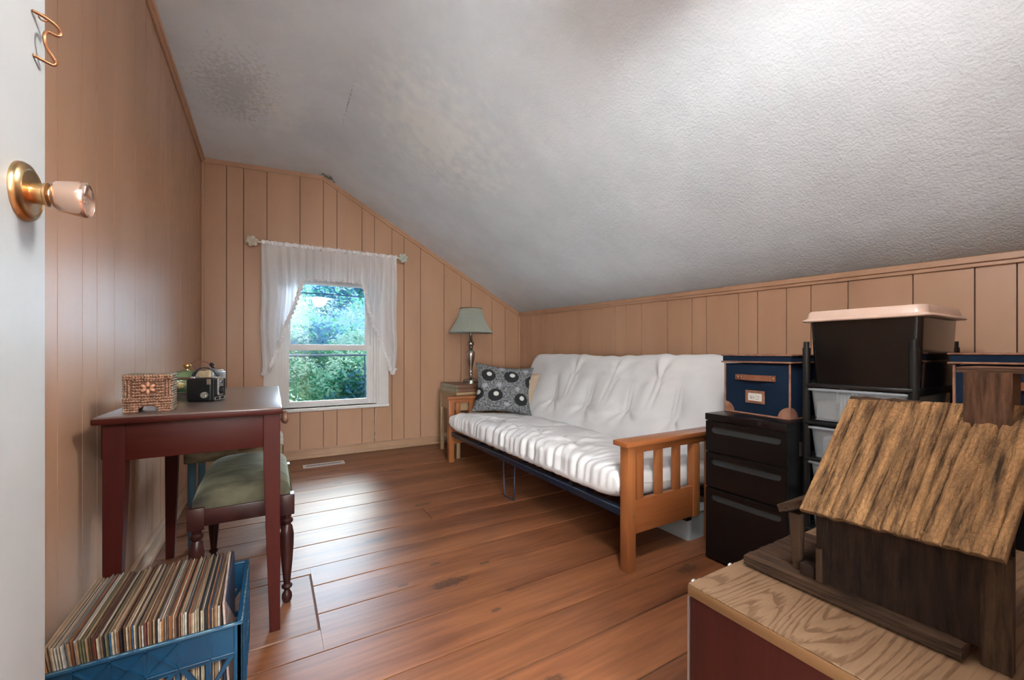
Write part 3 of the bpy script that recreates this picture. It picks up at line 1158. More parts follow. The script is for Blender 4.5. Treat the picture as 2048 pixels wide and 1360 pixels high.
BC = box_camera('box_camera', 'black plastic box camera with silver faceplate and raised strap on the red table', (-.204, 1.997, TZ), rz_cam, BKL, .98)
mm = MB()
mm.box(.048, .056, -.0022, -.001, .006, .016)
mm.obj('nameplate_badge', SIL, BC)
# second camera behind: tan sides
TANC = plain('tan grained camera case', (.26, .20, .12), .5, 0, (.36, .28, .18), 50, .3, 150)
C2 = thing('folding_camera', 'tan and metal vintage camera behind the black box camera', 'camera', (-.205, 2.20, TZ), rz_cam)
mm = MB()
mm.box(0, .12, .03, .10, 0, .118, .008, 3)
mm.obj('body', TANC, C2, smooth=50)
mm = MB()
mm.box(.008, .112, .022, .034, .008, .110, .004, 2)
mm.obj('front_plate', plain('grey enamel', (.22, .24, .24), .35, .5), C2, smooth=50)
mm = MB()
mm.cyl((.06, .024, .055), (.06, .008, .055), .022, .019, 24)
mm.obj('lens_ring', BKL, C2, smooth=40)
mm = MB()
mm.box(.0, .12, .05, .08, .116, .122, .002)
mm.obj('top_plate', plain('brown leather', (.16, .07, .04), .5), C2)
mm = MB()
mm.tube([(.10, .06, .12), (.10, .10, .152), (.08, .13, .158), (.04, .13, .145), (.02, .10, .12)], .0018, 6)
mm.obj('cable', plain('dark red cable', (.12, .04, .03), .5), C2, smooth='all')
mm = MB()
mm.sphere((.10, .075, .14), .010, 2)
mm.cyl((.10, .07, .12), (.10, .075, .14), .006)
mm.obj('shutter_button', BKL, C2, smooth='all')

# ------------------------------------------------------------------ green tureen
TU = thing('lidded_dish', 'oval green ceramic dish with flower panel and gold finial lid', 'dish', (-.335, 2.36, TZ), 1.1)
CERG = plain('green glaze', (.10, .17, .08), .18, 0, (.16, .24, .12), 12)
CERD = plain('dark footed glaze', (.05, .035, .03), .3)
CERY = plain('painted flower panel', (.34, .30, .12), .25, 0, (.20, .10, .07), 60, lo=.45, hi=.55)
GOLD = plain('gilt', (.55, .34, .14), .3, 1)
mm = MB()
mm.lathe([(.0, 0), (.055, 0), (.06, .006), (.052, .02), (.075, .034), (.088, .055), (.09, .07), (.086, .078)], sx=1.25, sy=.8, seg=40)
mm.obj('bowl', CERG, TU, smooth=50)
mm = MB()
mm.lathe([(.062, 0), (.064, .008), (.054, .018)], sx=1.25, sy=.8, seg=40)
mm.obj('foot', CERD, TU, smooth=50)
mm = MB()
mm.lathe([(.09, .078), (.094, .083), (.088, .088), (.06, .104), (.03, .112), (.012, .115), (0, .116)], sx=1.25, sy=.8, seg=40)
LID = mm.obj('lid', CERG, TU, smooth=50)
mm = MB()
mm.lathe([(.0905, .0765), (.096, .080), (.096, .084), (.092, .087)], sx=1.25, sy=.8, seg=40)
mm.obj('rim', plain('brown rim', (.10, .045, .03), .3), LID, smooth=50)
mm = MB()
mm.lathe([(.008, .113), (.006, .12), (.013, .128), (.015, .135), (.010, .143), (.003, .15), (0, .152)])
mm.obj('finial', GOLD, LID, smooth=50)
for a in (-1.2, 1.57, 3.6):
    mm = MB()
    mm.sphere((1.25 * .085 * math.cos(a), .8 * .085 * math.sin(a), .055), .024, 3, (.35, 1.0, .75), Matrix.Rotation(a, 4, 'Z'))
    mm.obj('painted_panel', CERY, TU, smooth='all')

# ------------------------------------------------------------------ velvet stool
TURN = plain('dark cherry turned wood', (.022, .006, .006), .35, 0, (.04, .011, .009), 12, spec=.35)
def turned(r=.021, h=.36):
    return [(0, 0), (.012, 0), (.016, .006), (.019, .02), (.017, .035), (.011, .045), (.010, .052), (.019, .060), (.020, .066), (.012, .074), (.013, .085), (.019, .15), (.024, .22), (.025, .27), (.019, .305), (.014, .312), (.022, .322), (.022, .33), (.015, .337), (.017, h - .01), (.021, h)]
def velvet():
    m, nt, p = newmat('olive velvet')
    N, L = nt.nodes, nt.links
    p.inputs['Roughness'].default_value = .9
    p.inputs['Sheen Weight'].default_value = .3
    p.inputs['Sheen Tint'].default_value = (.75, .80, .6, 1)
    tc = N.new('ShaderNodeTexCoord')
    mp = N.new('ShaderNodeMapping')
    mp.inputs['Scale'].default_value = (1, 4, 1)
    n = N.new('ShaderNodeTexNoise')
    n.inputs['Scale'].default_value = 7
    n.inputs['Detail'].default_value = 4
    r = N.new('ShaderNodeValToRGB')
    r.color_ramp.elements[0].color = (.016, .013, .007, 1)
    r.color_ramp.elements[0].position = .35
    r.color_ramp.elements[1].color = (.11, .10, .06, 1)
    r.color_ramp.elements[1].position = .7
    L.new(tc.outputs['Object'], mp.inputs[0])
    L.new(mp.outputs[0], n.inputs[0])
    L.new(n.outputs[0], r.inputs[0])
    L.new(r.outputs[0], p.inputs['Base Color'])
    return m
VEL = velvet()
def cushion(mm, x0, x1, y0, y1, z0, z1, nx=40, ny=48, e=6, wr=0.0):
    cxx, cyy = (x0 + x1) / 2, (y0 + y1) / 2
    a, b = (x1 - x0) / 2, (y1 - y0) / 2
    def f(u, v, top):
        s, t = 2 * u - 1, 2 * v - 1
        # concentrate samples at the rim
        s = math.sin(s * PI / 2)
        t = math.sin(t * PI / 2)
        k = max(0.0, (1 - abs(s) ** e)) ** .5 * max(0.0, (1 - abs(t) ** e)) ** .5
        zz = z0 + (z1 - z0) * ((.30 + .70 * k * (1 - .18 * (s * s + t * t))) if top else 0)
        if top and k <= 0:
            zz = z0 + (z1 - z0) * .25
        return Vector((cxx + a * s, cyy + b * t, zz + wr * noise.noise(Vector((s * 3, t * 3, 0))) * k))
    mm.grid(lambda u, v: f(u, v, True), nx, ny)
    # side skirt
    n_ = 24
    per = []
    for k in range(n_):
        per.append((x0 + (x1 - x0) * k / n_, y0))
    for k in range(n_):
        per.append((x1, y0 + (y1 - y0) * k / n_))
    for k in range(n_):
        per.append((x1 - (x1 - x0) * k / n_, y1))
    for k in range(n_):
        per.append((x0, y1 - (y1 - y0) * k / n_))
    zb = z0 + (z1 - z0) * .25
    up = [mm.bm.verts.new((p[0], p[1], zb)) for p in per]
    dn = [mm.bm.verts.new((p[0], p[1], z0)) for p in per]
    for k in range(len(per)):
        j = (k + 1) % len(per)
        mm.bm.faces.new((dn[k], dn[j], up[j], up[k]))
ST = thing('velvet_stool', 'dark turned-leg bench stool with olive velvet seat under the red table', 'stool', (-.105, 2.14, 0))
sx0, sx1, sy0, sy1 = -.135, .155, -.26, .25
for (x, y) in ((sx0, sy0), (sx1, sy0), (sx0, sy1), (sx1, sy1)):
    mm = MB()
    mm.lathe(turned(), (x, y, 0), 20)
    mm.box(x - .026, x + .026, y - .026, y + .026, .355, .435, .003)
    mm.obj('leg', TURN, ST, smooth=40)
mm = MB()
mm.box(sx0 + .02, sx1 - .02, sy0 - .018, sy0 + .002, .365, .425, .002)
mm.box(sx0 + .02, sx1 - .02, sy1 - .002, sy1 + .018, .365, .425, .002)
mm.box(sx0 - .018, sx0 + .002, sy0 + .02, sy1 - .02, .365, .425, .002)
mm.box(sx1 - .002, sx1 + .018, sy0 + .02, sy1 - .02, .365, .425, .002)
mm.obj('seat_frame', TURN, ST, smooth=40)
mm = MB()
cushion(mm, sx0 - .012, sx1 + .012, sy0 - .01, sy1 + .01, .42, .535, wr=.004)
bmesh.ops.remove_doubles(mm.bm, verts=mm.bm.verts, dist=.0005)
mm.obj('seat', VEL, ST, smooth='all')
mm = MB()
for k in range(52):
    y = sy0 + .01 + k * (sy1 - sy0 - .02) / 51
    mm.sphere((sx1 + .0195, y, .430), .0035, 1)
mm.obj('nail_trim', plain('brass nails', (.4, .3, .15), .35, 1), ST, kind='stuff')

# ------------------------------------------------------------------ rush seat stool behind
RUSH = plain('woven rush', (.20, .15, .09), .8, 0, (.38, .30, .20), 60, .5, 300, stretch=(.2, 1, 1))
BLUEP = plain('blue painted wood', (.04, .10, .16), .5, 0, (.06, .14, .20), 10)
RS = thing('rush_stool', 'blue painted stool with woven rush seat behind the velvet stool', 'stool', (-.155, 2.80, 0))
for (x, y) in ((-.20, -.17), (.17, -.17), (-.20, .17), (.17, .17)):
    mm = MB()
    mm.cyl((x, y, 0), (x, y, .47), .016, .019, 16)
    mm.obj('leg', BLUEP, RS, smooth=40)
for z, y in ((.15, -.17), (.28, -.17), (.15, .17), (.28, .17)):
    mm = MB()
    mm.cyl((-.20, y, z), (.17, y, z), .009)
    mm.obj('stretcher', BLUEP, RS, smooth=40)
mm = MB()
for k in range(30):
    y = -.2 + .4 * k / 29
    for (a, b) in (((-.225, y, .492), (0, y, .482)), ((0, y, .482), (.205, y, .492))):
        mm.tube([a, ((a[0] + b[0]) / 2, y, .492), b], .0075, 6)
for k in range(9):
    z = .445 + k * .0055
    mm.tube([(-.222, -.2, z), (.202, -.2, z)], .006, 6)
    mm.tube([(-.222, .2, z), (.202, .2, z)], .006, 6)
    mm.tube([(.204, -.2, z), (.204, .2, z)], .006, 6)
    mm.tube([(-.224, -.2, z), (-.224, .2, z)], .006, 6)
mm.obj('seat', RUSH, RS, smooth='all')

# ------------------------------------------------------------------ blue crate
CR_X0, CR_X1, CR_Y0, CR_Y1, CR_Z = -.462, -.068, 1.300, 1.690, .285
CBL = plain('worn blue plastic', (.003, .034, .078), .38, 0, (.004, .052, .11), 9, .15, 70)
CRT = thing('milk_crate', 'blue plastic milk crate full of records on the floor by the table', 'crate', ((CR_X0 + CR_X1) / 2, (CR_Y0 + CR_Y1) / 2, 0))
def crate_side(L, H, handle):
    """plate in local xy (x along length, y height) with truss openings"""
    loops = [[(0, 0), (L, 0), (L, H), (0, H)]]
    n = 6
    w_ = (L - .03) / n
    for (za, zb) in ((.02, .10), (.118, .198)):
        for k in range(n):
            a, b = .015 + k * w_ + .005, .015 + (k + 1) * w_ - .005
            if k % 2 == 0:
                loops.append([(a, za), (b, za), (a, zb)])
                loops.append([(b, za + .016), (b, zb), (a + .014, zb)])
            else:
                loops.append([(a, za), (b, za), (b, zb)])
                loops.append([(a, za + .016), (b - .014, zb), (a, zb)])
    if handle:
        loops.append([(L / 2 - .05, .226), (L / 2 + .05, .226), (L / 2 + .055, .24), (L / 2 + .05, .258), (L / 2 - .05, .258), (L / 2 - .055, .24)])
    return loops
LX, LY = CR_X1 - CR_X0, CR_Y1 - CR_Y0
hx, hy = LX / 2, LY / 2
t_ = .006
sides = [(Matrix.Translation((-hx, -hy + .012, 0)) @ Matrix.Rotation(PI / 2, 4, 'X'), LX, False),
         (Matrix.Translation((-hx, hy - .006, 0)) @ Matrix.Rotation(PI / 2, 4, 'X'), LX, True),
         (Matrix.Translation((-hx + .006, -hy, 0)) @ Matrix.Rotation(PI / 2, 4, 'Z') @ Matrix.Rotation(PI / 2, 4, 'X'), LY, True),
         (Matrix.Translation((hx - .012, -hy, 0)) @ Matrix.Rotation(PI / 2, 4, 'Z') @ Matrix.Rotation(PI / 2, 4, 'X'), LY, True)]
for M_, L_, hd in sides:
    mm = MB()
    mm.plate(crate_side(L_, CR_Z - .004, hd), t_, M_)
    mm.obj('side_lattice', CBL, CRT, bevel=.001)
# rim, ribs
mm = MB()
RM = .014
mm.plate([[(-hx, -hy), (hx, -hy), (hx, hy), (-hx, hy)], [(-hx + RM, -hy + RM), (-hx + RM, hy - RM), (hx - RM, hy - RM), (hx - RM, -hy + RM)]], .007, Matrix.Translation((0, 0, CR_Z - .007)))
for z in (.208, .11, .0):
    mm.plate([[(-hx, -hy), (hx, -hy), (hx, hy), (-hx, hy)], [(-hx + .012, -hy + .012), (-hx + .012, hy - .012), (hx - .012, hy - .012), (hx - .012, -hy + .012)]], .005, Matrix.Translation((0, 0, z)))
mm.obj('rim', CBL, CRT, bevel=.002)
CWORN = plain('scuffed pale blue edge', (.14, .24, .27), .6, 0, (.01, .07, .14), 60, lo=.4, hi=.6)
mm = MB()
for s_ in (-1, 1):
    n = 6
    for k in range(n + 1):
        x = -hx + .006 + k * (LX - .012) / n
        mm.box(x - .002, x + .002, s_ * hy - (0 if s_ > 0 else .0) - .008 * (s_ > 0), s_ * hy + .008 * (s_ < 0), 0, CR_Z - .005)
        y = -hy + .006 + k * (LY - .012) / n
        mm.box(s_ * hx - .008 * (s_ > 0), s_ * hx + .008 * (s_ < 0), y - .002, y + .002, 0, CR_Z - .005)
    # X ribs on the upper band
    for k in range(n):
        x0 = -hx + .006 + k * (LX - .012) / n
        x1 = x0 + (LX - .012) / n
        if k in (1, 2, 3):
            for (za, zb) in ((.213, .275), (.275, .213)):
                y_ = s_ * (hy - .003)
                mm.hexa([(x0, y_ - .003, za - .0015), (x0, y_ + .003, za - .0015), (x1, y_ + .003, zb - .0015), (x1, y_ - .003, zb - .0015),
                         (x0, y_ - .003, za + .0015), (x0, y_ + .003, za + .0015), (x1, y_ + .003, zb + .0015), (x1, y_ - .003, zb + .0015)])
mm.obj('ribs', CBL, CRT)
mm = MB()
mm.tube([(-hx + .002, -hy + .004, CR_Z), (hx - .01, -hy + .004, CR_Z), (hx - .003, -hy + .012, CR_Z), (hx - .003, hy - .01, CR_Z)], .0022, 6)
mm.obj('worn_edge', CWORN, CRT, smooth='all', label='pale scuffed top edge of the crate')
mm = MB()
for k in range(8):
    mm.box(-hx + .01, hx - .01, -hy + .02 + k * .05, -hy + .035 + k * .05, .002, .008)
    mm.box(-hx + .02 + k * .05, -hx + .035 + k * .05, -hy + .01, hy - .01, .002, .008)
mm.obj('base_grid', CBL, CRT)
for (x, y) in ((-1, -1), (1, -1), (1, 1), (-1, 1)):
    mm = MB()
    mm.box(x * hx - (.02 if x > 0 else 0), x * hx + (0 if x > 0 else .02), y * hy - (.005 if y > 0 else 0), y * hy + (0 if y > 0 else .005), 0, CR_Z - .003, .002)
    mm.box(x * hx - (.005 if x > 0 else 0), x * hx + (0 if x > 0 else .005), y * hy - (.02 if y > 0 else 0), y * hy + (0 if y > 0 else .02), 0, CR_Z - .003, .002)
    mm.obj('corner_post', CBL, CRT, smooth=40)

# records
def sleeve_mat(nm, c):
    return plain('sleeve ' + nm, c, .6, 0, tuple(v * .4 for v in c), 70, .3, 200, stretch=(1, .15, .5), lo=.4, hi=.7)
PAL = [('tan', (.36, .22, .12)), ('brown', (.13, .065, .035)), ('cream', (.50, .40, .28)), ('black', (.02, .018, .018)), ('grey', (.20, .19, .18)),
       ('dark red', (.16, .03, .02)), ('navy', (.03, .05, .10)), ('orange', (.42, .16, .05)), ('white', (.55, .52, .48)), ('blue', (.05, .14, .26)), ('olive', (.16, .15, .08)), ('rust', (.24, .09, .04))]
PM = {n: sleeve_mat(n, c) for n, c in PAL}
CREAME = [plain('worn card edge ' + str(i_), c_, .8, 0, tuple(v * .6 for v in c_), 50, stretch=(1, .12, 1), lo=.4, hi=.6) for i_, c_ in enumerate([(.30, .19, .11), (.13, .075, .045), (.46, .38, .29), (.05, .03, .02)])]
ORD1 = ['', 'first', 'second', 'third', 'fourth', 'fifth', 'sixth', 'seventh', 'eighth', 'ninth', 'tenth', 'eleventh', 'twelfth', 'thirteenth', 'fourteenth', 'fifteenth', 'sixteenth', 'seventeenth', 'eighteenth', 'nineteenth']
TENS = {2: 'twent', 3: 'thirt', 4: 'fort', 5: 'fift', 6: 'sixt', 7: 'sevent', 8: 'eight'}
def ordinal(n):
    if n < 20:
        return ORD1[n]
    t, u = divmod(n, 10)
    return TENS[t] + ('ieth' if u == 0 else 'y-' + ORD1[u])
rn = random.Random(21)
weights = [5, 5, 6, 4, 3, 2, 1.5, 1.5, 4, 1.5, 1.5, 3]
NR = 74
x = CR_X1 - .036
meshes = {}
k = 1
xleft = CR_X0 + .058
step = (x - xleft) / NR
RECG = 'records standing in the blue crate'
for k in range(1, NR + 1):
    xb = x - k * step
    f = (k / NR)
    lean = -.13 * max(0, f - .45) / .55 - .01 + rn.uniform(-.0015, .0015)
    nm, _ = rn.choices(PAL, weights)[0]
    th = rn.choice((.0032, .0036, .0042, .0048)) * .82
    key = (nm, th)
    if key not in meshes:
        mb = MB()
        mb.box(-th / 2, th / 2, 0, .338, 0, .318, .0008, 1)
        o = mb.obj('record', PM[nm])
        o.data.materials.append(CREAME[len(meshes) % 4])
        for p_ in o.data.polygons:
            if p_.normal.z > .7:
                p_.material_index = 0 if nm in ('black', 'brown', 'navy', 'rust', 'grey') else 1
        meshes[key] = o.data
    else:
        o = bpy.data.objects.new('record', meshes[key])
        COL.objects.link(o)
    o.location = (xb, CR_Y0 + .022 + rn.uniform(0, .012), .012 + rn.uniform(0, .007))
    o.rotation_euler = (0, lean, rn.uniform(-.004, .004))
    o['label'] = '%s record sleeve, %s from the open end of the crate row' % (nm, ordinal(k + 1))
    o['category'] = 'record'
    o['group'] = RECG
# the tilted loose one at the open end
mb = MB()
mb.box(-.0025, .0025, 0, .335, 0, .318, .0008, 1)
o = mb.obj('record', sleeve_mat('pale cover', (.48, .36, .32)), label='pale pictured record sleeve slumped apart at the open end of the row', category='record', group=RECG)
o.location = (CR_X1 - .028, CR_Y0 + .02, .02)
o.rotation_euler = (0, -.05, .03)

# ------------------------------------------------------------------ futon
FW = wood('honey stained futon wood', (.24, .075, .022), (.40, .15, .05), 'Z', 6, .35, .1, contrast=(.3, .75), coat=.2)
FWX = wood('honey stained futon rail', (.24, .07, .02), (.38, .135, .045), 'X', 6, .35, .1, contrast=(.3, .75), coat=.2)
STEEL = plain('blue black steel tube', (.018, .03, .06), .3, .5)
AY0, AY1 = 1.335, 3.505
FT = thing('futon_sofa', 'honey wood and dark steel futon sofa frame with slatted arms', 'sofa', (1.40, 2.42, 0))
def arm(y):
    Y0 = y - 2.42
    A = bpy.data.objects.new('armrest', None)
    COL.objects.link(A)
    A.parent = FT
    A.location = (0, Y0, 0)
    bxo('top_board', FWX, A, -.04, .66, -.02, .072, .573, .597, .005)
    bxo('post', FW, A, -.015, .035, 0, .05, 0, .574, .003)
    bxo('slat', FW, A, .455, .505, .005, .045, .163, .536, .003)
    bxo('post', FW, A, .60, .65, 0, .05, 0, .574, .003)
    bxo('rail', FWX, A, .035, .66, .012, .038, .535, .574, .002)
    bxo('lower_panel', FWX, A, .035, .46, .012, .038, .163, .318, .002)
    for x_ in (.102, .234, .363):
        bxo('slat', FW, A, x_ - .044, x_, .014, .036, .318, .536, .002)
    mm = MB()
    for z in (.20, .25):
        mm.cyl((.022, -.003, z), (.022, .002, z), .006, seg=14)
    mm.obj('bolt', FW, A)
    return A
arm(AY0)
arm(AY1)
SR = thing('seat_frame', None, None, (0, 0, 0))
SR.parent = FT
mm = MB()
ya, yb = AY0 + .05 - 2.42, AY1 - 2.42
mm.box(.005, .035, ya, yb, .235, .275, .003)
mm.obj('front_rail', STEEL, SR, smooth=40)
mm = MB()
mm.box(-.002, .012, ya + .01, yb - .01, .268, .274, .002)
mm.obj('rail_lip', plain('light steel edge', (.10, .17, .28), .25, .7), SR, smooth=40)
mm = MB()
mm.box(.68, .71, ya, yb, .20, .235, .003)
for k in range(7):
    y_ = ya + .05 + k * (yb - ya - .1) / 6
    mm.box(.02, .70, y_ - .012, y_ + .012, .225, .243, M=None)
mm.obj('cross_bars', STEEL, SR)
for y_ in (2.93, 1.77):
    mm = MB()
    mm.box(.0, .012, y_ - 2.42 - .008, y_ - 2.42 + .008, .27, .315, .002)
    mm.obj('retaining_hook', plain('black steel', (.01, .01, .012), .4), SR)
mm = MB()
U = [(.012, .12, .24), (-.005, .08, .02), (-.005, .075, .006), (-.002, .02, .006), (.0, -.045, .006), (0, -.05, .02), (.014, -.03, .24)]
mm.tube(U, .005, 8)
mm.obj('wire_leg', STEEL, FT, smooth='all')
mm = MB()
mm.box(.95, .98, ya, yb, .30, .34, .003)
mm.box(1.08, 1.11, ya, yb, .80, .84, .003)
for k in range(6):
    y_ = ya + .1 + k * (yb - ya - .2) / 5
    mm.hexa([(.72, y_ - .01, .24), (.74, y_ - .01, .24), (.74, y_ + .01, .24), (.72, y_ + .01, .24), (1.08, y_ - .01, .82), (1.1, y_ - .01, .82), (1.1, y_ + .01, .82), (1.08, y_ + .01, .82)])
mm.box(.46, .5, ya, yb, .12, .16, .003)
mm.obj('back_frame', STEEL, FT)

COTTON = plain('unbleached cotton cover', (.66, .665, .68), .85, 0, (.74, .745, .76), 3, .12, 260, bdist=.0015)
MT = thing('futon_mattress', 'folded off-white cotton futon mattress, tufted and wrinkled, on the sofa frame', 'mattress', (1.8, 2.42, .28))
tufts = []
def spow(v, p_):
    return math.copysign(abs(v) ** p_, v)
def slab(mm, c, ang, a, b, y0, y1, tuftlist, wr, nu=150, nv=260, e=.42, sag=0.0, seed=0):
    """rounded mattress slab: local s axis (depth) at angle ang in xz, n normal"""
    ca, sa = math.cos(ang), math.sin(ang)
    ds = Vector((ca, 0, sa))
    dn = Vector((-sa, 0, ca))
    c = Vector(c)
    ym, yh = (y0 + y1) / 2, (y1 - y0) / 2
    def f(u, v):
        th = 2 * PI * u
        # slow the samples around the flat faces
        s = spow(math.cos(th), e)
        n = spow(math.sin(th), e)
        w = 2 * v - 1
        w = math.sin(w * PI / 2) * .55 + w * .45
        g = max(0, 1 - abs(w) ** 16) ** (1 / 2.6)
        y = ym + yh * w
        S, Nn = a * s * (1 - .05 * (1 - g)), b * n * g
        P = c + ds * S + dn * Nn + Vector((0, y, 0))
        nrm = (ds * (s ** 3) * .6 + dn * (n ** 3))
        if nrm.length > 1e-6:
            nrm.normalize()
        d = wr(s, y, n) * g
        for (ts, ty, tr, td) in tuftlist:
            dx, dy = (S - ts * a), (y - ty)
            r = math.hypot(dx, dy)
            if n > .3:
                th2 = math.atan2(dy, dx)
                d -= td * math.exp(-(r / tr) ** 2)
                d += .015 * math.exp(-(r / .15)) * (1 - math.exp(-(r / .03) ** 2)) * math.cos(7 * th2 + ty * 9) * (1 + .5 * math.cos(3 * th2))
        return P + nrm * d
    mm.grid(f, nu, nv, closeu=True)
def ridged(v):
    return 1 - abs(2 * (v - math.floor(v + .5))) * 2
def wr_seat(s, y, n):
    q = noise.noise(Vector((s * 1.3, y * 1.6, 3)))
    q2 = noise.noise(Vector((s * 2.2 + 5, y * 3, 9)))
    amp = .0115 * (.25 + 1.15 * max(0, min(1, (.65 - s) / 1.2)))
    zone = max(.25, 1 - ((y - 2.35) / 1.15) ** 2)
    ph = y * 11.5 + s * 1.1 * math.sin(y * 2.2) + 2.4 * q + (s + .2) ** 2 * 1.2
    m_ = abs(math.sin(ph * PI)) ** .7
    fine = noise.noise(Vector((s * 2.6 + y * 1.2, y * 26 + q * 6, 0)))
    w_ = (m_ - .6) * amp * 1.2 * zone * (.6 + .8 * q2) + fine * amp * .9
    w_ += .010 * noise.noise(Vector((s * 1.2, y * 1.3, 20)))
    if n < -.3:
        w_ *= .3
    return w_
def wr_back(s, y, n):
    return .013 * noise.noise(Vector((s * 1.1, y * 1.4, 7))) + .007 * noise.noise(Vector((s * 2.5, y * 7, 17))) + .003 * noise.noise(Vector((s * 9 + y * 3, y * 14, 27)))
mm = MB()
st_t = [(.25, yy, .10, .030) for yy in (1.75, 2.2, 2.65, 3.1)] + [(-.4, yy, .09, .014) for yy in (1.98, 2.45, 2.92)]
slab(mm, (1.765, 0, .352), math.radians(-4.5), .395, .092, 1.392, 3.498, st_t, wr_seat, seed=1)
bk_t = [(-.30, yy, .10, .042) for yy in (1.72, 2.12, 2.55, 3.0)] + [(.35, yy, .09, .010) for yy in (1.9, 2.34, 2.8)]
slab(mm, (2.275, 0, .665), math.radians(63), .335, .085, 1.42, 3.60, bk_t, wr_back, 130, 240, seed=2)
bmesh.ops.translate(mm.bm, verts=mm.bm.verts, vec=(-1.8, -2.42, -.28))
mm.obj('cover', COTTON, MT, smooth='all')

# patterned pillow
def pillow_mat():
    m, nt, p = newmat('grey floral print')
    N, L = nt.nodes, nt.links
    p.inputs['Roughness'].default_value = .9
    uv = N.new('ShaderNodeUVMap')
    n = N.new('ShaderNodeTexNoise')
    n.inputs['Scale'].default_value = 28
    n.inputs['Detail'].default_value = 6
    n.inputs['Roughness'].default_value = .7
    L.new(uv.outputs[0], n.inputs[0])
    r = N.new('ShaderNodeValToRGB')
    r.color_ramp.elements[0].position = .4
    r.color_ramp.elements[0].color = (.045, .05, .055, 1)
    r.color_ramp.elements[1].position = .66
    r.color_ramp.elements[1].color = (.30, .31, .32, 1)
    L.new(n.outputs[0], r.inputs[0])
    out = r.outputs[0]
    def disc(c, rad, col, out, soft=.01, petal=0):
        d = N.new('ShaderNodeVectorMath')
        d.operation = 'DISTANCE'
        d.inputs[1].default_value = (c[0], c[1], 0)
        L.new(uv.outputs[0], d.inputs[0])
        nz = N.new('ShaderNodeTexNoise')
        nz.inputs['Scale'].default_value = 30
        L.new(uv.outputs[0], nz.inputs[0])
        ad = N.new('ShaderNodeMath')
        ad.operation = 'MULTIPLY_ADD'
        ad.inputs[1].default_value = petal
        L.new(nz.outputs[0], ad.inputs[0])
        L.new(d.outputs['Value'], ad.inputs[2])
        mr = N.new('ShaderNodeMapRange')
        mr.inputs[1].default_value = rad
        mr.inputs[2].default_value = rad + soft
        mr.inputs[3].default_value = 1
        mr.inputs[4].default_value = 0
        L.new(ad.outputs[0], mr.inputs[0])
        mx = N.new('ShaderNodeMix')
        mx.data_type = 'RGBA'
        L.new(mr.outputs[0], mx.inputs[0])
        L.new(out, mx.inputs[6])
        mx.inputs[7].default_value = c4(col)
        return mx.outputs[2]
    for c in ((.40, .55), (.14, .52), (.55, .16), (.72, .50), (.44, .93), (.86, .9)):
        out = disc(c, .055, (.30, .31, .36), out, .03, .05)
    for c in ((.20, .74), (.60, .75), (.34, .34), (.80, .29), (1.0, .67), (.0, .36)):
        out = disc(c, .135, (.012, .013, .016), out, .008, .02)
        out = disc((c[0] + .015, c[1] + .03), .042, (.55, .55, .52), out, .008)
    L.new(out, p.inputs['Base Color'])
    return m
def pillow(mm, w_, h_, t__, n=36, seed=0, half=0):
    uvl = mm.bm.loops.layers.uv.new('UVMap')
    def f(u, v, sg):
        s, t = 2 * u - 1, 2 * v - 1
        k = (max(0, 1 - abs(s) ** 2.2) * max(0, 1 - abs(t) ** 2.2)) ** .42
        # pinched sides
        x_ = s * w_ / 2 * (1 - .15 * (1 - abs(t) ** 2) * abs(s))
        z_ = t * h_ / 2 * (1 - .13 * (1 - abs(s) ** 2) * abs(t))
        wn_ = .006 * noise.noise(Vector((s * 3, t * 3, seed))) * (k > 0)
        return Vector((x_, -sg * (t__ / 2 * k + wn_), z_))
    for sg in (1, -1):
        if half and sg != half:
            continue
        V = mm.grid(lambda u, v: f(u, v, sg), n, n)
        inv = {}
        for i in range(n):
            for j in range(n):
                inv[V[i][j]] = (i / (n - 1), j / (n - 1))
        for fc in mm.bm.faces:
            for lp in fc.loops:
                if lp.vert in inv:
                    lp[uvl].uv = inv[lp.vert]
PL = thing('throw_pillow', 'grey floral print throw pillow with black discs at the far end of the futon', 'pillow', (1.835, 3.30, .662))
PL.rotation_euler = (math.radians(-14), math.radians(6), math.radians(-20))
mm = MB()
pillow(mm, .56, .46, .17, seed=1, half=1)
mm.obj('front_cover', pillow_mat(), PL, smooth='all')
TANP = plain('tan linen', (.36, .27, .19), .9, 0, (.42, .33, .25), 6, .2, 120)
mm = MB()
pillow(mm, .56, .46, .17, seed=1, half=-1)
mm.obj('back_cover', TANP, PL, smooth='all')
mm = MB()
pillow(mm, .40, .40, .16, seed=5)
TP = mm.obj('throw_pillow', TANP, smooth='all', label='plain tan cushion tucked behind the grey floral pillow', category='pillow')
TP.location = (2.06, 3.40, .63)
TP.rotation_euler = (math.radians(-10), math.radians(8), math.radians(-35))

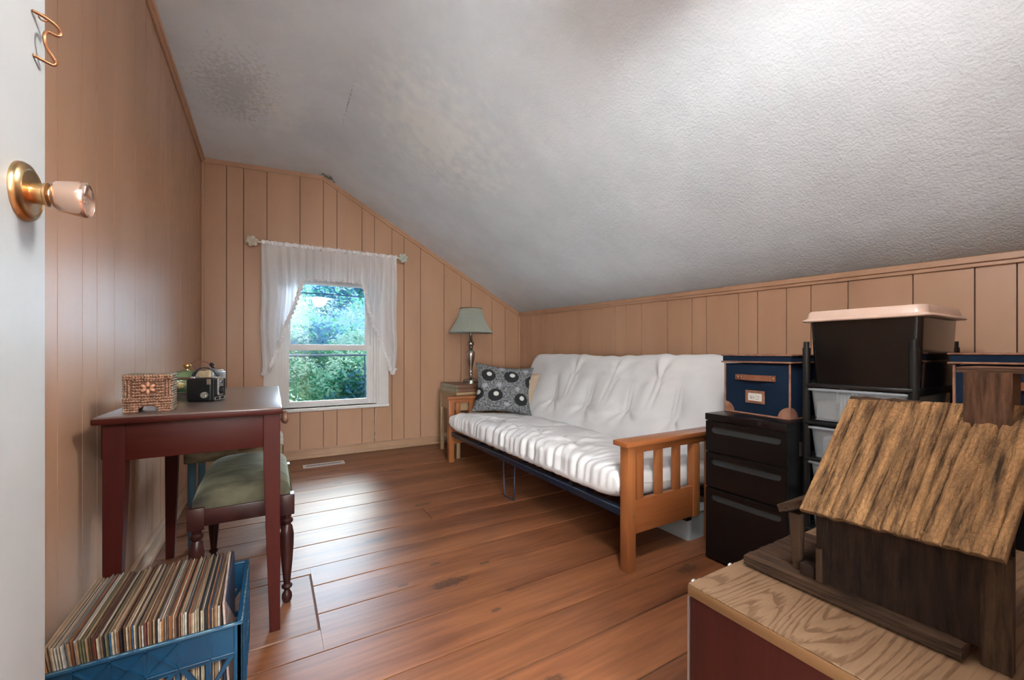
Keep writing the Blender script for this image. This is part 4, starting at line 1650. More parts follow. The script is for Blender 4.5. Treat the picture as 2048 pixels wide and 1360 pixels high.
# clear box under the futon
CLR = plain('cloudy plastic', (.40, .46, .50), .3)
CB = thing('storage_box', 'clear plastic storage box under the futon sofa', 'box', (2.03, 1.60, 0))
mm = MB()
def tub(mm, x, y, z0, z1, wx, wy, tp=.9, t=.004, n=6):
    def rr(w_, d_, z, r_=.02):
        out = []
        for (sx_, sy_, a0) in ((1, 1, 0), (-1, 1, 1), (-1, -1, 2), (1, -1, 3)):
            for k in range(n):
                a = a0 * PI / 2 + k * PI / 2 / (n - 1)
                out.append(mm.bm.verts.new((x + sx_ * (w_ / 2 - r_) + r_ * math.cos(a), y + sy_ * (d_ / 2 - r_) + r_ * math.sin(a), z)))
        return out
    lo = rr(wx * tp, wy * tp, z0)
    hi = rr(wx, wy, z1)
    hi2 = rr(wx - 2 * t, wy - 2 * t, z1)
    lo2 = rr(wx * tp - 2 * t, wy * tp - 2 * t, z0 + t)
    N_ = len(lo)
    for A, B in ((lo, hi), (hi, hi2), (hi2, lo2)):
        for i in range(N_):
            j = (i + 1) % N_
            mm.bm.faces.new((A[i], A[j], B[j], B[i]))
    mm.bm.faces.new(lo[::-1])
    mm.bm.faces.new(lo2)
tub(mm, 0, 0, 0, .15, .28, .42, .92)
mm.obj('tub', CLR, CB, smooth=50)
mm = MB()
mm.box(-.145, .145, -.215, .215, .15, .158, .003)
mm.obj('lid', CLR, CB)

# ------------------------------------------------------------------ nightstand, wooden case, lamp
PALEW = wood('pale pine', (.34, .23, .12), (.46, .33, .19), 'Z', 6, .45, .1)
MIDW = wood('brown case wood', (.11, .05, .03), (.19, .09, .05), 'X', 6, .4, .1)
NSx0, NSx1, NSy0, NSy1 = 1.50, 1.94, 3.60, 4.06
NS = thing('nightstand', 'pale wooden nightstand in the corner behind the futon arm', 'nightstand', ((NSx0 + NSx1) / 2, (NSy0 + NSy1) / 2, 0))
hw, hd_ = .22, .23
bxo('top_board', PALEW, NS, -hw - .008, hw + .008, -hd_ - .005, hd_ + .008, .598, .618, .004)
for (x_, y_) in ((-1, -1), (1, -1), (1, 1), (-1, 1)):
    bxo('leg', PALEW, NS, x_ * hw - (.035 if x_ > 0 else 0), x_ * hw + (0 if x_ > 0 else .035), y_ * hd_ - (.035 if y_ > 0 else 0), y_ * hd_ + (0 if y_ > 0 else .035), 0, .598, .002)
bxo('side_panel', PALEW, NS, -hw + .004, -hw + .018, -hd_ + .03, hd_ - .03, .44, .598)
bxo('side_panel', PALEW, NS, hw - .018, hw - .004, -hd_ + .03, hd_ - .03, .44, .598)
bxo('drawer', PALEW, NS, -hw + .035, hw - .035, -hd_ - .002, -hd_ + .016, .45, .59)
bxo('back_panel', PALEW, NS, -hw + .035, hw - .035, hd_ - .016, hd_ - .004, .45, .59)
bxo('shelf', PALEW, NS, -hw + .004, hw - .004, -hd_ + .004, hd_ - .004, .15, .166)
CS = thing('wooden_case', 'flat wooden case with pale end lying on the nightstand under the lamp', 'box', ((NSx0 + NSx1) / 2, (NSy0 + NSy1) / 2, .618))
CASEP = plain('pale green painted case', (.36, .36, .26), .5, 0, (.42, .42, .32), 8)
mm = MB()
mm.box(-.212, .22, -.22, .21, 0, .036, .002)
mm.obj('case_body', MIDW, CS, smooth=40)
mm = MB()
mm.box(-.212, .22, -.22, .21, .038, .072, .002)
mm.obj('case_lid', MIDW, CS, smooth=40)
mm = MB()
mm.box(-.215, -.211, -.219, .209, .001, .035)
mm.box(-.215, -.211, -.219, .209, .039, .071)
mm.obj('end_panel', CASEP, CS, label='pale green end of the case')

LZ = .691
LM = thing('table_lamp', 'pewter table lamp with pale pleated bell shade on the wooden case', 'lamp', (1.752, 3.84, LZ))
PEW = plain('brushed pewter', (.34, .31, .27), .26, .95, (.45, .42, .38), 8)
mm = MB()
mm.lathe([(0, 0), (.088, 0), (.088, .008), (.082, .012), (.084, .022), (.080, .030), (.055, .040), (.034, .048), (.022, .062), (.018, .078), (.024, .082), (.024, .092), (.018, .098),
          (.018, .13), (.022, .17), (.032, .215), (.040, .26), (.043, .29), (.040, .315), (.026, .335), (.018, .348), (.026, .356), (.026, .362), (.018, .368), (.028, .380), (.034, .398), (.030, .415), (.018, .428),
          (.016, .436), (.022, .442), (.016, .448), (.014, .49), (.012, .535)], seg=40)
mm.obj('lamp_base', PEW, LM, smooth=50)
mm = MB()
mm.lathe([(.014, .53), (.017, .535), (.017, .57), (.012, .58), (.012, .60), (0, .602)], seg=24)
mm.obj('socket', plain('dark socket', (.04, .035, .03), .35, .7), LM, smooth=50)
mm = MB()
mm.tube([(-.03, 0, .545), (-.055, 0, .60), (-.055, 0, .68), (-.02, 0, .76), (0, 0, .765), (.02, 0, .76), (.055, 0, .68), (.055, 0, .60), (.03, 0, .545), (-.03, 0, .545)], .0025, 6)
mm.obj('harp', PEW, LM, smooth='all')
mm = MB()
mm.sphere((0, 0, .645), .03, 3, (1, 1, 1.3))
mm.obj('bulb', plain('white bulb', (.8, .8, .78), .3), LM, smooth='all')
SHD = leafmat('pleated shade cloth', (.40, .43, .38), (.45, .48, .42), .25)
mm = MB()
prof = [(.222, .51), (.214, .52), (.190, .56), (.166, .60), (.146, .64), (.130, .68), (.119, .72), (.112, .758)]
mm2 = bmesh.new()
seg = 180
rings = []
for r_, z_ in prof + [(r_ - .003, z_) for r_, z_ in prof[::-1]]:
    rings.append([mm2.verts.new(((r_ + .0016 * (1 if i % 2 else -1) * (z_ > .512) * (z_ < .755)) * math.cos(2 * PI * i / seg), (r_ + .0016 * (1 if i % 2 else -1) * (z_ > .512) * (z_ < .755)) * math.sin(2 * PI * i / seg), z_)) for i in range(seg)])
for k_ in range(len(rings)):
    A, B = rings[k_], rings[(k_ + 1) % len(rings)]
    for i in range(seg):
        j = (i + 1) % seg
        mm2.faces.new((A[i], A[j], B[j], B[i]))
mm._merge(mm2)
SHO = mm.obj('lamp_shade', SHD, LM)
TRIM = plain('shade braid', (.30, .33, .30), .7)
for r_, z_, w_ in ((.2215, .512, .005), (.1125, .757, .004)):
    mm = MB()
    mm.tube([(r_ * math.cos(2 * PI * i / 60), r_ * math.sin(2 * PI * i / 60), z_) for i in range(61)], w_, 6)
    mm.obj('shade_trim', TRIM if z_ < .6 else plain('brown braid', (.16, .08, .05), .7), SHO, smooth='all')

# ------------------------------------------------------------------ filing cabinet
BLK = plain('black enamel steel', (.0045, .0045, .005), .30, 0, spec=.4)
BLKH = plain('black pull lip', (.03, .034, .036), .25, .2)
FC = thing('filing_cabinet', 'black three-drawer steel filing cabinet beside the futon', 'cabinet', (1.82, 1.068, 0))
W2, D_ = .183, .12
FCH = .707
mm = MB()
mm.box(.012, .56, -W2, W2, .012, FCH - .03, .003)
mm.obj('body', BLK, FC, smooth=40)
bxo('top', BLK, FC, -.003, .562, -W2 - .001, W2 + .001, FCH - .032, FCH, .003)
mm = MB()
mm.cyl((-.003, -.075, FCH - .016), (-.007, -.075, FCH - .016), .008, seg=20)
mm.obj('lock', plain('dim chrome', (.10, .10, .10), .3, .9), FC, smooth=40)
def capsule(x0, x1, y0, y1, n=10):
    r_ = (y1 - y0) / 2
    cy_ = (y0 + y1) / 2
    out = []
    for k in range(n + 1):
        a = -PI / 2 + PI * k / n
        out.append((x1 - r_ + r_ * math.cos(a), cy_ + r_ * math.sin(a)))
    for k in range(n + 1):
        a = PI / 2 + PI * k / n
        out.append((x0 + r_ + r_ * math.cos(a), cy_ + r_ * math.sin(a)))
    return out
# yz-plane transform: local (a,b,t) -> (x=-t.., y=a, z=b)
MYZ = Matrix(((0, 0, -1, 0), (1, 0, 0, 0), (0, 1, 0, 0), (0, 0, 0, 1)))
for (z0, z1) in ((.525, .672), (.355, .520), (.012, .350)):
    h1 = z1 - .022
    h0 = h1 - .034
    DW_ = bpy.data.objects.new('drawer', None)
    COL.objects.link(DW_)
    DW_.parent = FC
    mm = MB()
    cap = capsule(-W2 + .022, W2 - .03, h0, h1)
    mm.plate([[(-W2 + .001, z0 + .002), (W2 - .001, z0 + .002), (W2 - .001, z1 - .002), (-W2 + .001, z1 - .002)], cap[::-1]], .012, Matrix.Translation((.012, 0, 0)) @ MYZ)
    mm.obj('drawer_front', BLK, DW_, bevel=.0015)
    # scooped pull: inclined strip inside the opening
    mm = MB()
    n_ = 10
    capi = capsule(-W2 + .022, W2 - .03, h0, h1, 12)
    def pull(u, v):
        zz = h0 + (h1 - h0) * v
        r_ = (h1 - h0) / 2
        dz_ = abs(zz - (h0 + h1) / 2)
        ext_ = math.sqrt(max(0, r_ * r_ - dz_ * dz_))
        ya_ = -W2 + .022 + r_ - ext_
        yb_ = W2 - .03 - r_ + ext_
        return Vector((.0005 + .0110 * min(1, (v * 1.6)) ** .8, ya_ + (yb_ - ya_) * u, zz))
    mm.grid(pull, 24, 12)
    mm.obj('handle', BLKH, DW_, smooth='all')
mm = MB()
mm.box(.10, .16, -W2 - .002, -W2, .56, .62, .0005)
mm.obj('sticker_residue', plain('worn sticker', (.05, .035, .03), .7, 0, (.012, .012, .012), 40, lo=.45, hi=.55), FC)

# ------------------------------------------------------------------ navy storage boxes
NAVY = plain('navy canvas', (.004, .013, .034), .85, 0, (.006, .018, .043), 10, .3, 400, spec=.2)
LTH = plain('tan leather trim', (.22, .09, .05), .45, 0, (.34, .18, .12), 25, .2, 150)
LTHH = plain('polished leather strap', (.20, .07, .035), .28, 0, (.28, .12, .07), 14)
def navy_box(label, loc, D=.36, W=.30, H=.255, rz=0):
    """front faces -X; W along Y, D along X"""
    T = thing('storage_box', label, 'box', loc, rz, 'navy canvas storage boxes')
    mm = MB()
    mm.box(0, D, -W / 2, W / 2, 0, H - .01, .004)
    mm.obj('body', NAVY, T, smooth=40)
    L_ = thing('lid', None, None)
    L_.parent = T
    mm = MB()
    mm.box(-.008, D + .008, -W / 2 - .010, W / 2 + .010, H - .004, H + .030, .004)
    mm.obj('lid_cover', NAVY, L_, smooth=40)
    mm = MB()
    for z_ in (H - .002, H + .030):
        a, b, c, d = -.010, D + .01, -W / 2 - .012, W / 2 + .012
        mm.tube([(a, c, z_), (b, c, z_), (b, d, z_), (a, d, z_), (a, c, z_)], .0042, 8)
    mm.obj('lid_piping', LTH, L_, smooth=50)
    mm = MB()
    for (a, b) in (((-.001, -W / 2, .003), (-.001, W / 2, .003)), ((D, -W / 2, .003), (D, W / 2, .003)), ((-.001, -W / 2, .003), (D, -W / 2, .003)), ((-.001, W / 2, .003), (D, W / 2, .003)),
                   ((-.001, -W / 2, 0.003), (-.001, -W / 2, H - .008)), ((-.001, W / 2, 0.003), (-.001, W / 2, H - .008)), ((D, -W / 2, 0.003), (D, -W / 2, H - .008)), ((D, W / 2, 0.003), (D, W / 2, H - .008))):
        mm.cyl(a, b, .0045, seg=8)
    mm.obj('piping', LTH, T, smooth=50)
    # corner protectors
    for sg in (-1, 1):
        mm = MB()
        def cp(rad, t):
            pts_ = [(0, 0)] + [(rad * math.cos(k * PI / 16), rad * math.sin(k * PI / 16)) for k in range(9)]
            return pts_
        R_ = .052
        poly = [(-sg * (p[0]) + sg * W / 2, p[1]) for p in cp(R_, 0)]
        mm.plate([poly], .003, Matrix.Translation((-.001, 0, .001)) @ MYZ)
        # side wrap
        poly2 = [(p[0], p[1]) for p in cp(R_, 0)]
        MS = Matrix.Translation((0, sg * (W / 2 + .0015) + (.0015), .001)) @ Matrix.Rotation(PI / 2, 4, 'X')
        mm.plate([poly2], .003, MS)
        mm.obj('corner_patch', LTH, T, bevel=.001)
    # strap handle
    H_ = thing('handle', None, None)
    H_.parent = T
    zc = H - .075
    mm = MB()
    n_ = 20
    prev = None
    pts_ = []
    for k in range(n_ + 1):
        y_ = -.098 + .196 * k / n_
        t_k = (k / n_ - .5) * 2
        pts_.append((-.004 - .014 * max(0, 1 - (abs(t_k) / .62) ** 2.5) if abs(t_k) < .62 else -.004, y_))
    for (xa, ya_), (xb, yb_) in zip(pts_, pts_[1:]):
        mm.hexa([(xa, ya_, zc - .013), (xb, yb_, zc - .013), (xb - .003, yb_, zc - .013), (xa - .003, ya_, zc - .013),
                 (xa, ya_, zc + .013), (xb, yb_, zc + .013), (xb - .003, yb_, zc + .013), (xa - .003, ya_, zc + .013)])
    bmesh.ops.remove_doubles(mm.bm, verts=mm.bm.verts, dist=1e-5)
    mm.obj('strap', LTHH, H_, smooth=60)
    mm = MB()
    for y_ in (-.087, .070, .087):
        mm.cyl((-.007, y_, zc), (-.0095, y_, zc), .006, .004, 12)
    mm.obj('rivet', plain('copper rivet', (.5, .3, .2), .3, 1), H_, smooth=40)
    # label holder
    F_ = thing('label_frame', None, None)
    F_.parent = T
    zc = .085
    w1, h1_, w0, h0_ = .047, .030, .034, .018
    mm = MB()
    mm.plate([[(-w1, zc - h1_), (w1, zc - h1_), (w1, zc + h1_), (-w1, zc + h1_)], [(-w0, zc - h0_), (-w0, zc + h0_), (w0, zc + h0_), (w0, zc - h0_)]], .004, Matrix.Translation((-.001, 0, 0)) @ MYZ)
    mm.obj('leather_frame', LTH, F_, bevel=.001)
    mm = MB()
    mm.box(-.003, -.001, -w0 - .002, w0 + .002, zc - h0_ - .002, zc + h0_ + .002)
    mm.obj('card', plain('white card', (.72, .70, .64), .6), F_)
    return T, zc
NB, zc_ = navy_box('navy canvas storage box with leather strap on the filing cabinet', (1.951, 1.085, FCH), .36, .315, .250, -.10)
INK = plain('grey ink', (.30, .30, .33), .7)
mm = MB()
for (ya_, yb_, za_, zb_) in ((.019, .023, .076, .090), (.013, .016, .076, .088), (.015, .021, .074, .077), (.007, .009, .074, .089), (.003, .005, .075, .088), (-.019, -.003, .087, .089), (-.019, -.017, .078, .088), (-.016, -.003, .074, .077)):
    mm.box(-.0034, -.0029, ya_, yb_, za_, zb_)
mm.obj('lettering', INK, NB, kind='stuff')

# ------------------------------------------------------------------ drawer tower
TW = thing('drawer_cart', 'black plastic storage tower with clear drawers by the right wall panelling', 'drawer unit', (1.93, .700, 0))
PLB = plain('charcoal plastic frame', (.010, .011, .012), .33)
CLD = glass('frosted clear drawer', (.62, .68, .70), .35, .8)
def frosted():
    m, nt, p = newmat('frosted drawer plastic')
    N, L = nt.nodes, nt.links
    N.remove(p)
    out = N['Material Output']
    tr = N.new('ShaderNodeBsdfTransparent')
    tr.inputs[0].default_value = (.80, .86, .90, 1)
    di = N.new('ShaderNodeBsdfDiffuse')
    di.inputs[0].default_value = (.78, .84, .88, 1)
    gl = N.new('ShaderNodeBsdfGlossy')
    gl.inputs['Roughness'].default_value = .2
    m1 = N.new('ShaderNodeMixShader')
    m1.inputs[0].default_value = .24
    L.new(tr.outputs[0], m1.inputs[1])
    L.new(di.outputs[0], m1.inputs[2])
    m2 = N.new('ShaderNodeMixShader')
    m2.inputs[0].default_value = .07
    L.new(m1.outputs[0], m2.inputs[1])
    L.new(gl.outputs[0], m2.inputs[2])
    L.new(m2.outputs[0], out.inputs[0])
    return m
CLD = frosted()
HWT = .168
for (x_, y_) in ((.012, HWT), (.012, -HWT), (.46, HWT), (.46, -HWT)):
    mm = MB()
    mm.cyl((x_, y_, .0), (x_, y_, 1.02), .014, seg=16)
    mm.cyl((x_, y_, 1.018), (x_, y_, 1.045), .0105, seg=16)
    mm.obj('post', PLB, TW, smooth=40)
tiers = [.12, .27, .42, .565, .717, .872]
for z_ in [.09] + tiers[1:]:
    mm = MB()
    mm.box(-.004, .47, -HWT, HWT, z_ - .014, z_, .003)
    mm.box(.0, .47, HWT - .004, HWT + .004, z_ - .03, z_ + .012, .002)
    mm.box(.0, .47, -HWT - .004, -HWT + .004, z_ - .03, z_ + .012, .002)
    mm.obj('shelf', PLB, TW, smooth=40)
TH = [(.13, .238), (.272, .392), (.425, .552), (.568, .696), (.722, .853)]
for (z0, z1) in TH:
    D0 = bpy.data.objects.new('drawer', None)
    COL.objects.link(D0)
    D0.parent = TW
    mm = MB()
    tub(mm, .225, 0, z0, z1, .45, .305, .93, .003)
    mm.obj('tub', CLD, D0, smooth=50)
    mm = MB()
    z_ = z1
    mm.box(-.008, .006, -.155, .155, z_ - .010, z_ - .001, .003)
    mm.obj('drawer_lip', CLD, D0, smooth=40)
PAPER = plain('stacked papers', (.80, .76, .68), .8, 0, (.66, .58, .50), 30, lo=.4, hi=.7, stretch=(1, 8, 1))
mm = MB()
for k in range(14):
    mm.box(.02, .30, -.11 + k * .0125, -.11 + k * .0125 + .009, .730, .835 + .01 * math.sin(k * 5), 0)
mm.obj('paper_folders', PAPER, label='cream paper folders filed inside the top clear drawer', category='folders', kind='stuff').location = (1.93, .705, 0)
mm = MB()
mm.box(.02, .20, .05, .13, .728, .80, .004)
mm.obj('greeting_card_box', plain('printed card box', (.45, .32, .27), .7, 0, (.50, .42, .34), 30), label='pinkish card box inside the top clear drawer', category='box').location = (1.93, .705, 0)
mm = MB()
mm.box(.02, .35, -.12, .11, .574, .655, .01, M=None)
mm.obj('fabric_bundle', plain('blue printed cloth', (.10, .24, .40), .7, 0, (.45, .60, .72), 12, lo=.45, hi=.55), label='dark blue printed bundle inside the middle clear drawer', category='bundle').location = (1.93, .705, 0)
mm = MB()
mm.box(.02, .35, -.12, .12, .432, .50, .01)
mm.obj('fabric_bundle', plain('white cloth', (.60, .66, .72), .8), label='white folded cloth inside the lower clear drawer', category='bundle').location = (1.93, .705, 0)

# tote on top
TO = thing('storage_tote', 'large black plastic tote with beige lid on top of the drawer tower', 'tote', (2.125, .681, .873))
TBK = plain('glossy black tote plastic', (.006, .005, .005), .14)
mm = MB()
tub(mm, 0, 0, 0, .262, .385, .345, .94, .004, 8)
mm.obj('tub', TBK, TO, smooth=50)
LIDM = plain('beige plastic lid', (.52, .37, .30), .32, 0, (.58, .43, .35), 6)
def rrect(w_, d_, r_=.03, n=7):
    out = []
    for (sx_, sy_, a0) in ((1, 1, 0), (-1, 1, 1), (-1, -1, 2), (1, -1, 3)):
        for k in range(n):
            a = a0 * PI / 2 + k * PI / 2 / (n - 1)
            out.append((sx_ * (w_ / 2 - r_) + r_ * math.cos(a), sy_ * (d_ / 2 - r_) + r_ * math.sin(a)))
    return out
mm = MB()
levels = [(.470, .392, .252), (.476, .398, .256), (.470, .392, .262), (.452, .374, .266), (.444, .366, .288), (.434, .356, .295), (.40, .322, .296), (.392, .314, .288), (.375, .297, .287)]
rings = []
for (a, b, z_) in levels:
    rings.append([mm.bm.verts.new((p[0], p[1], z_)) for p in rrect(a - .045, b)])
for A, B in zip(rings, rings[1:]):
    for i in range(len(A)):
        j = (i + 1) % len(A)
        mm.bm.faces.new((A[i], A[j], B[j], B[i]))
mm.bm.faces.new(rings[-1])
mm.bm.faces.new(rings[0][::-1])
mm.obj('lid', LIDM, TO, smooth=40)

# second navy box on a low cabinet at the right edge
LC = thing('low_cabinet', 'plain dark cabinet under the navy box beyond the drawer tower', 'cabinet', (2.36, .25, 0))
mm = MB()
mm.box(-.26, .25, -.24, .24, .02, .70, .004)
mm.obj('body', BLK, LC, smooth=40)
for z0, z1 in ((.04, .35), (.36, .68)):
    D0 = bxo('door', BLK, LC, -.274, -.262, -.235, .235, z0, z1, .003)
    mm = MB()
    mm.tube([(-.275, -.05, z1 - .05), (-.29, -.04, z1 - .05), (-.29, .04, z1 - .05), (-.275, .05, z1 - .05)], .004, 8)
    mm.obj('handle', BLKH, D0, smooth='all')
navy_box('navy canvas storage box behind the rustic model cabin, at the wall', (2.10, .285, .70), .40, .37, .265, 0)

# ------------------------------------------------------------------ oak topped chest
CZ = .5
def oak_contour():
    m, nt, p = newmat('oak veneer')
    N, L = nt.nodes, nt.links
    p.inputs['Roughness'].default_value = .5
    p.inputs['Specular IOR Level'].default_value = .25
    tc = N.new('ShaderNodeTexCoord')
    mp = N.new('ShaderNodeMapping')
    mp.inputs['Scale'].default_value = (.16, 1, 1)
    L.new(tc.outputs['Object'], mp.inputs[0])
    n = N.new('ShaderNodeTexNoise')
    n.inputs['Scale'].default_value = 4.6
    n.inputs['Detail'].default_value = 1.5
    n.inputs['Distortion'].default_value = .25
    L.new(mp.outputs[0], n.inputs[0])
    mu = N.new('ShaderNodeMath')
    mu.operation = 'MULTIPLY'
    mu.inputs[1].default_value = 44
    L.new(n.outputs[0], mu.inputs[0])
    fr = N.new('ShaderNodeMath')
    fr.operation = 'FRACT'
    L.new(mu.outputs[0], fr.inputs[0])
    f = N.new('ShaderNodeTexNoise')
    f.inputs['Scale'].default_value = 130
    f.inputs['Detail'].default_value = 4
    mp2 = N.new('ShaderNodeMapping')
    mp2.inputs['Scale'].default_value = (.08, 1, 1)
    L.new(tc.outputs['Object'], mp2.inputs[0])
    L.new(mp2.outputs[0], f.inputs[0])
    ma = N.new('ShaderNodeMath')
    ma.operation = 'MULTIPLY_ADD'
    ma.inputs[1].default_value = .55
    L.new(fr.outputs[0], ma.inputs[0])
    L.new(f.outputs[0], ma.inputs[2])
    r = N.new('ShaderNodeValToRGB')
    e_ = r.color_ramp.elements
    e_[0].position = .38
    e_[0].color = (.066, .034, .018, 1)
    e_[1].position = .98
    e_[1].color = (.08, .042, .021, 1)
    e2 = e_.new(.50)
    e2.color = (.122, .070, .039, 1)
    e3 = e_.new(.82)
    e3.color = (.140, .082, .046, 1)
    L.new(ma.outputs[0], r.inputs[0])
    L.new(r.outputs[0], p.inputs['Base Color'])
    b = N.new('ShaderNodeBump')
    b.inputs['Strength'].default_value = .2
    b.inputs['Distance'].default_value = .0008
    L.new(f.outputs[0], b.inputs['Height'])
    L.new(b.outputs[0], p.inputs['Normal'])
    return m
OAK = oak_contour()
OAKE = wood('oak edge', (.10, .05, .022), (.17, .09, .04), 'Y', 6, .45, .15)
CHW = wood('reddish chest side', (.022, .004, .003), (.045, .009, .006), 'Z', 8, .45, .15)
CH = thing('storage_chest', 'oak topped reddish wooden chest with metal studs in the near corner', 'chest', (1.18, .25, 0))
c0, c1, d0, d1 = .779 - 1.18, .45, -.38, .578 - .25
mm = MB()
mm.box(c0 + .001, c1, d0, d1 - .001, CZ - .004, CZ, .001, 1)
mm.obj('top_veneer', OAK, CH)
bxo('top_board', OAKE, CH, c0, c1 + .001, d0 - .001, d1, CZ - .026, CZ - .004, .001)
bxo('body', CHW, CH, c0 + .003, c1 - .003, d0 + .003, d1 - .003, .01, CZ - .026, .002)
CHR = plain('zinc stud', (.45, .45, .45), .35, .9)
mm = MB()
for x_ in (.80, .935, 1.08, 1.25, 1.45):
    mm.sphere((x_ - 1.18, d1 + .001, CZ - .004), .0075, 2, (1.1, .6, .8))
    mm.sphere((x_ - 1.18 + .02, d1 + .001, CZ - .006), .005, 2, (1, .6, .8))
for z_ in (.475, .465, .353, .342, .2, .19):
    mm.sphere((c0 + .012, d1, z_ - .02), .006, 2, (1, .7, 1))
mm.obj('studs', CHR, CH, smooth='all')
mm = MB()
mm.box(c0 + .001, c0 + .022, d1 - .002, d1 + .0015, .02, CZ - .03)
mm.obj('corner_strip', CHR, CH)

# ------------------------------------------------------------------ rustic model cabin
def barn(name, dark, light, cr=.9, crack=0.0):
    m, nt, p = newmat(name)
    N, L = nt.nodes, nt.links
    p.inputs['Roughness'].default_value = .85
    p.inputs['Specular IOR Level'].default_value = .12
    at = N.new('ShaderNodeAttribute')
    at.attribute_name = 'grain'
    src = at.outputs['Vector']
    n1 = N.new('ShaderNodeTexNoise')
    n1.inputs['Scale'].default_value = 1.0
    n1.inputs['Detail'].default_value = 7
    n1.inputs['Roughness'].default_value = .65
    L.new(src, n1.inputs[0])
    r = N.new('ShaderNodeValToRGB')
    r.color_ramp.elements[0].position = .34
    r.color_ramp.elements[0].color = c4(dark)
    r.color_ramp.elements[1].position = .66
    r.color_ramp.elements[1].color = c4(light)
    L.new(n1.outputs[0], r.inputs[0])
    L.new(r.outputs[0], p.inputs['Base Color'])
    n2 = N.new('ShaderNodeTexNoise')
    n2.inputs['Scale'].default_value = 2.3
    n2.inputs['Detail'].default_value = 8
    n2.inputs['Roughness'].default_value = .7
    L.new(src, n2.inputs[0])
    b = N.new('ShaderNodeBump')
    b.inputs['Strength'].default_value = cr
    b.inputs['Distance'].default_value = .003
    vo = N.new('ShaderNodeTexVoronoi')
    vo.feature = 'DISTANCE_TO_EDGE'
    vo.inputs['Scale'].default_value = 1.0
    mv = N.new('ShaderNodeMapping')
    mv.inputs['Scale'].default_value = (10, 1.6, 1)
    L.new(src, mv.inputs[0])
    nv_ = N.new('ShaderNodeTexNoise')
    nv_.inputs['Scale'].default_value = 1.6
    L.new(src, nv_.inputs[0])
    av = N.new('ShaderNodeVectorMath')
    av.operation = 'ADD'
    L.new(mv.outputs[0], av.inputs[0])
    L.new(nv_.outputs['Color'], av.inputs[1])
    L.new(av.outputs[0], vo.inputs[0])
    cr_ = N.new('ShaderNodeMapRange')
    cr_.inputs[1].default_value = 0
    cr_.inputs[2].default_value = .10
    cr_.inputs[3].default_value = -crack
    cr_.inputs[4].default_value = 0
    L.new(vo.outputs['Distance'], cr_.inputs[0])
    sm = N.new('ShaderNodeMath')
    sm.operation = 'ADD'
    L.new(n2.outputs[0], sm.inputs[0])
    L.new(cr_.outputs[0], sm.inputs[1])
    L.new(sm.outputs[0], b.inputs['Height'])
    L.new(b.outputs[0], p.inputs['Normal'])
    return m
BARNL = barn('weathered barn wood', (.022, .011, .006), (.26, .140, .062), 1.0, .35)
BARND = barn('dark barn wood', (.005, .0025, .002), (.026, .013, .008))
BARNC = barn('chimney barn wood', (.018, .008, .005), (.11, .055, .032))
BARNM = barn('brown barn wood', (.010, .005, .003), (.062, .032, .018))

def rough_board(O, U, Vv, Wv, nu, nv, amp, mat, name, parent, gs=(4, 60), crack=0, seed=0, **props):
    """board: origin O, edges U (along grain), Vv (across), Wv thickness (top side at +Wv); displaced top and edges"""
    O, U, Vv, Wv = map(Vector, (O, U, Vv, Wv))
    nrm = Wv.normalized()
    mm = MB()
    gl = mm.bm.verts.layers.float_vector.new('grain')
    lu, lv = U.length, Vv.length
    def h(u, v):
        a = noise.noise(Vector((u * lu * gs[0], v * lv * gs[1], seed)))
        b = noise.noise(Vector((u * lu * gs[0] * 2.5, v * lv * gs[1] * 2.7, seed + 5)))
        d = amp * (.75 * a + .35 * b)
        if crack:
            # lengthwise checks
            c = abs(noise.noise(Vector((u * lu * 2.2 + 3, v * lv * 38, seed + 9))))
            d -= amp * 1.8 * max(0, .09 - c) / .09
            # cross-grain alligator cracks in the middle band
            band = math.exp(-((v - .33) / .22) ** 2)
            q = noise.noise(Vector((v * lv * 30, u * lu * 6, seed + 2)))
            c2 = abs(math.sin(PI * (u * lu * 62 + 1.6 * q + 2.0 * noise.noise(Vector((v * lv * 75, u * 3, 1))))))
            d -= amp * .9 * band * max(0, .28 - c2) / .28 * (.4 + noise.noise(Vector((u * 6, v * 9, 44))) * 1.2)
        return d
    def edge(u, v):
        e1 = .0035 * noise.noise(Vector((v * lv * 60, 0, seed + 31)))
        return e1
    top = []
    bot = []
    for i in range(nu):
        ra, rb = [], []
        for j in range(nv):
            u, v = i / (nu - 1), j / (nv - 1)
            ed = edge(u, v) * (1 if i in (0, nu - 1) else 0) * (1 if i else -1)
            P = O + U * u + Vv * v + U.normalized() * ed
            border = i in (0, nu - 1) or j in (0, nv - 1)
            t = mm.bm.verts.new(P + Wv + nrm * (h(u, v) - (amp * .9 if border else 0)))
            t[gl] = Vector((u * lu * 9, v * lv * 75, seed))
            b = mm.bm.verts.new(P)
            b[gl] = Vector((u * lu * 9, v * lv * 75 + 3, seed + 4))
            ra.append(t)
            rb.append(b)
        top.append(ra)
        bot.append(rb)
    for i in range(nu - 1):
        for j in range(nv - 1):
            mm.bm.faces.new((top[i][j], top[i + 1][j], top[i + 1][j + 1], top[i][j + 1]))
            mm.bm.faces.new((bot[i][j], bot[i][j + 1], bot[i + 1][j + 1], bot[i + 1][j]))
    for i in range(nu - 1):
        mm.bm.faces.new((top[i][0], bot[i][0], bot[i + 1][0], top[i + 1][0]))
        mm.bm.faces.new((top[i][-1], top[i + 1][-1], bot[i + 1][-1], bot[i][-1]))
    for j in range(nv - 1):
        mm.bm.faces.new((top[0][j], top[0][j + 1], bot[0][j + 1], bot[0][j]))
        mm.bm.faces.new((top[-1][j], bot[-1][j], bot[-1][j + 1], top[-1][j + 1]))
    return mm.obj(name, mat, parent, smooth=55, **props)
CBN = thing('model_cabin', 'rustic barn wood model cabin with slanted roof and chimney on the oak chest', 'model house', (0, 0, 0))
OC = Vector((1.02, .35, CZ))
CBN.location = OC
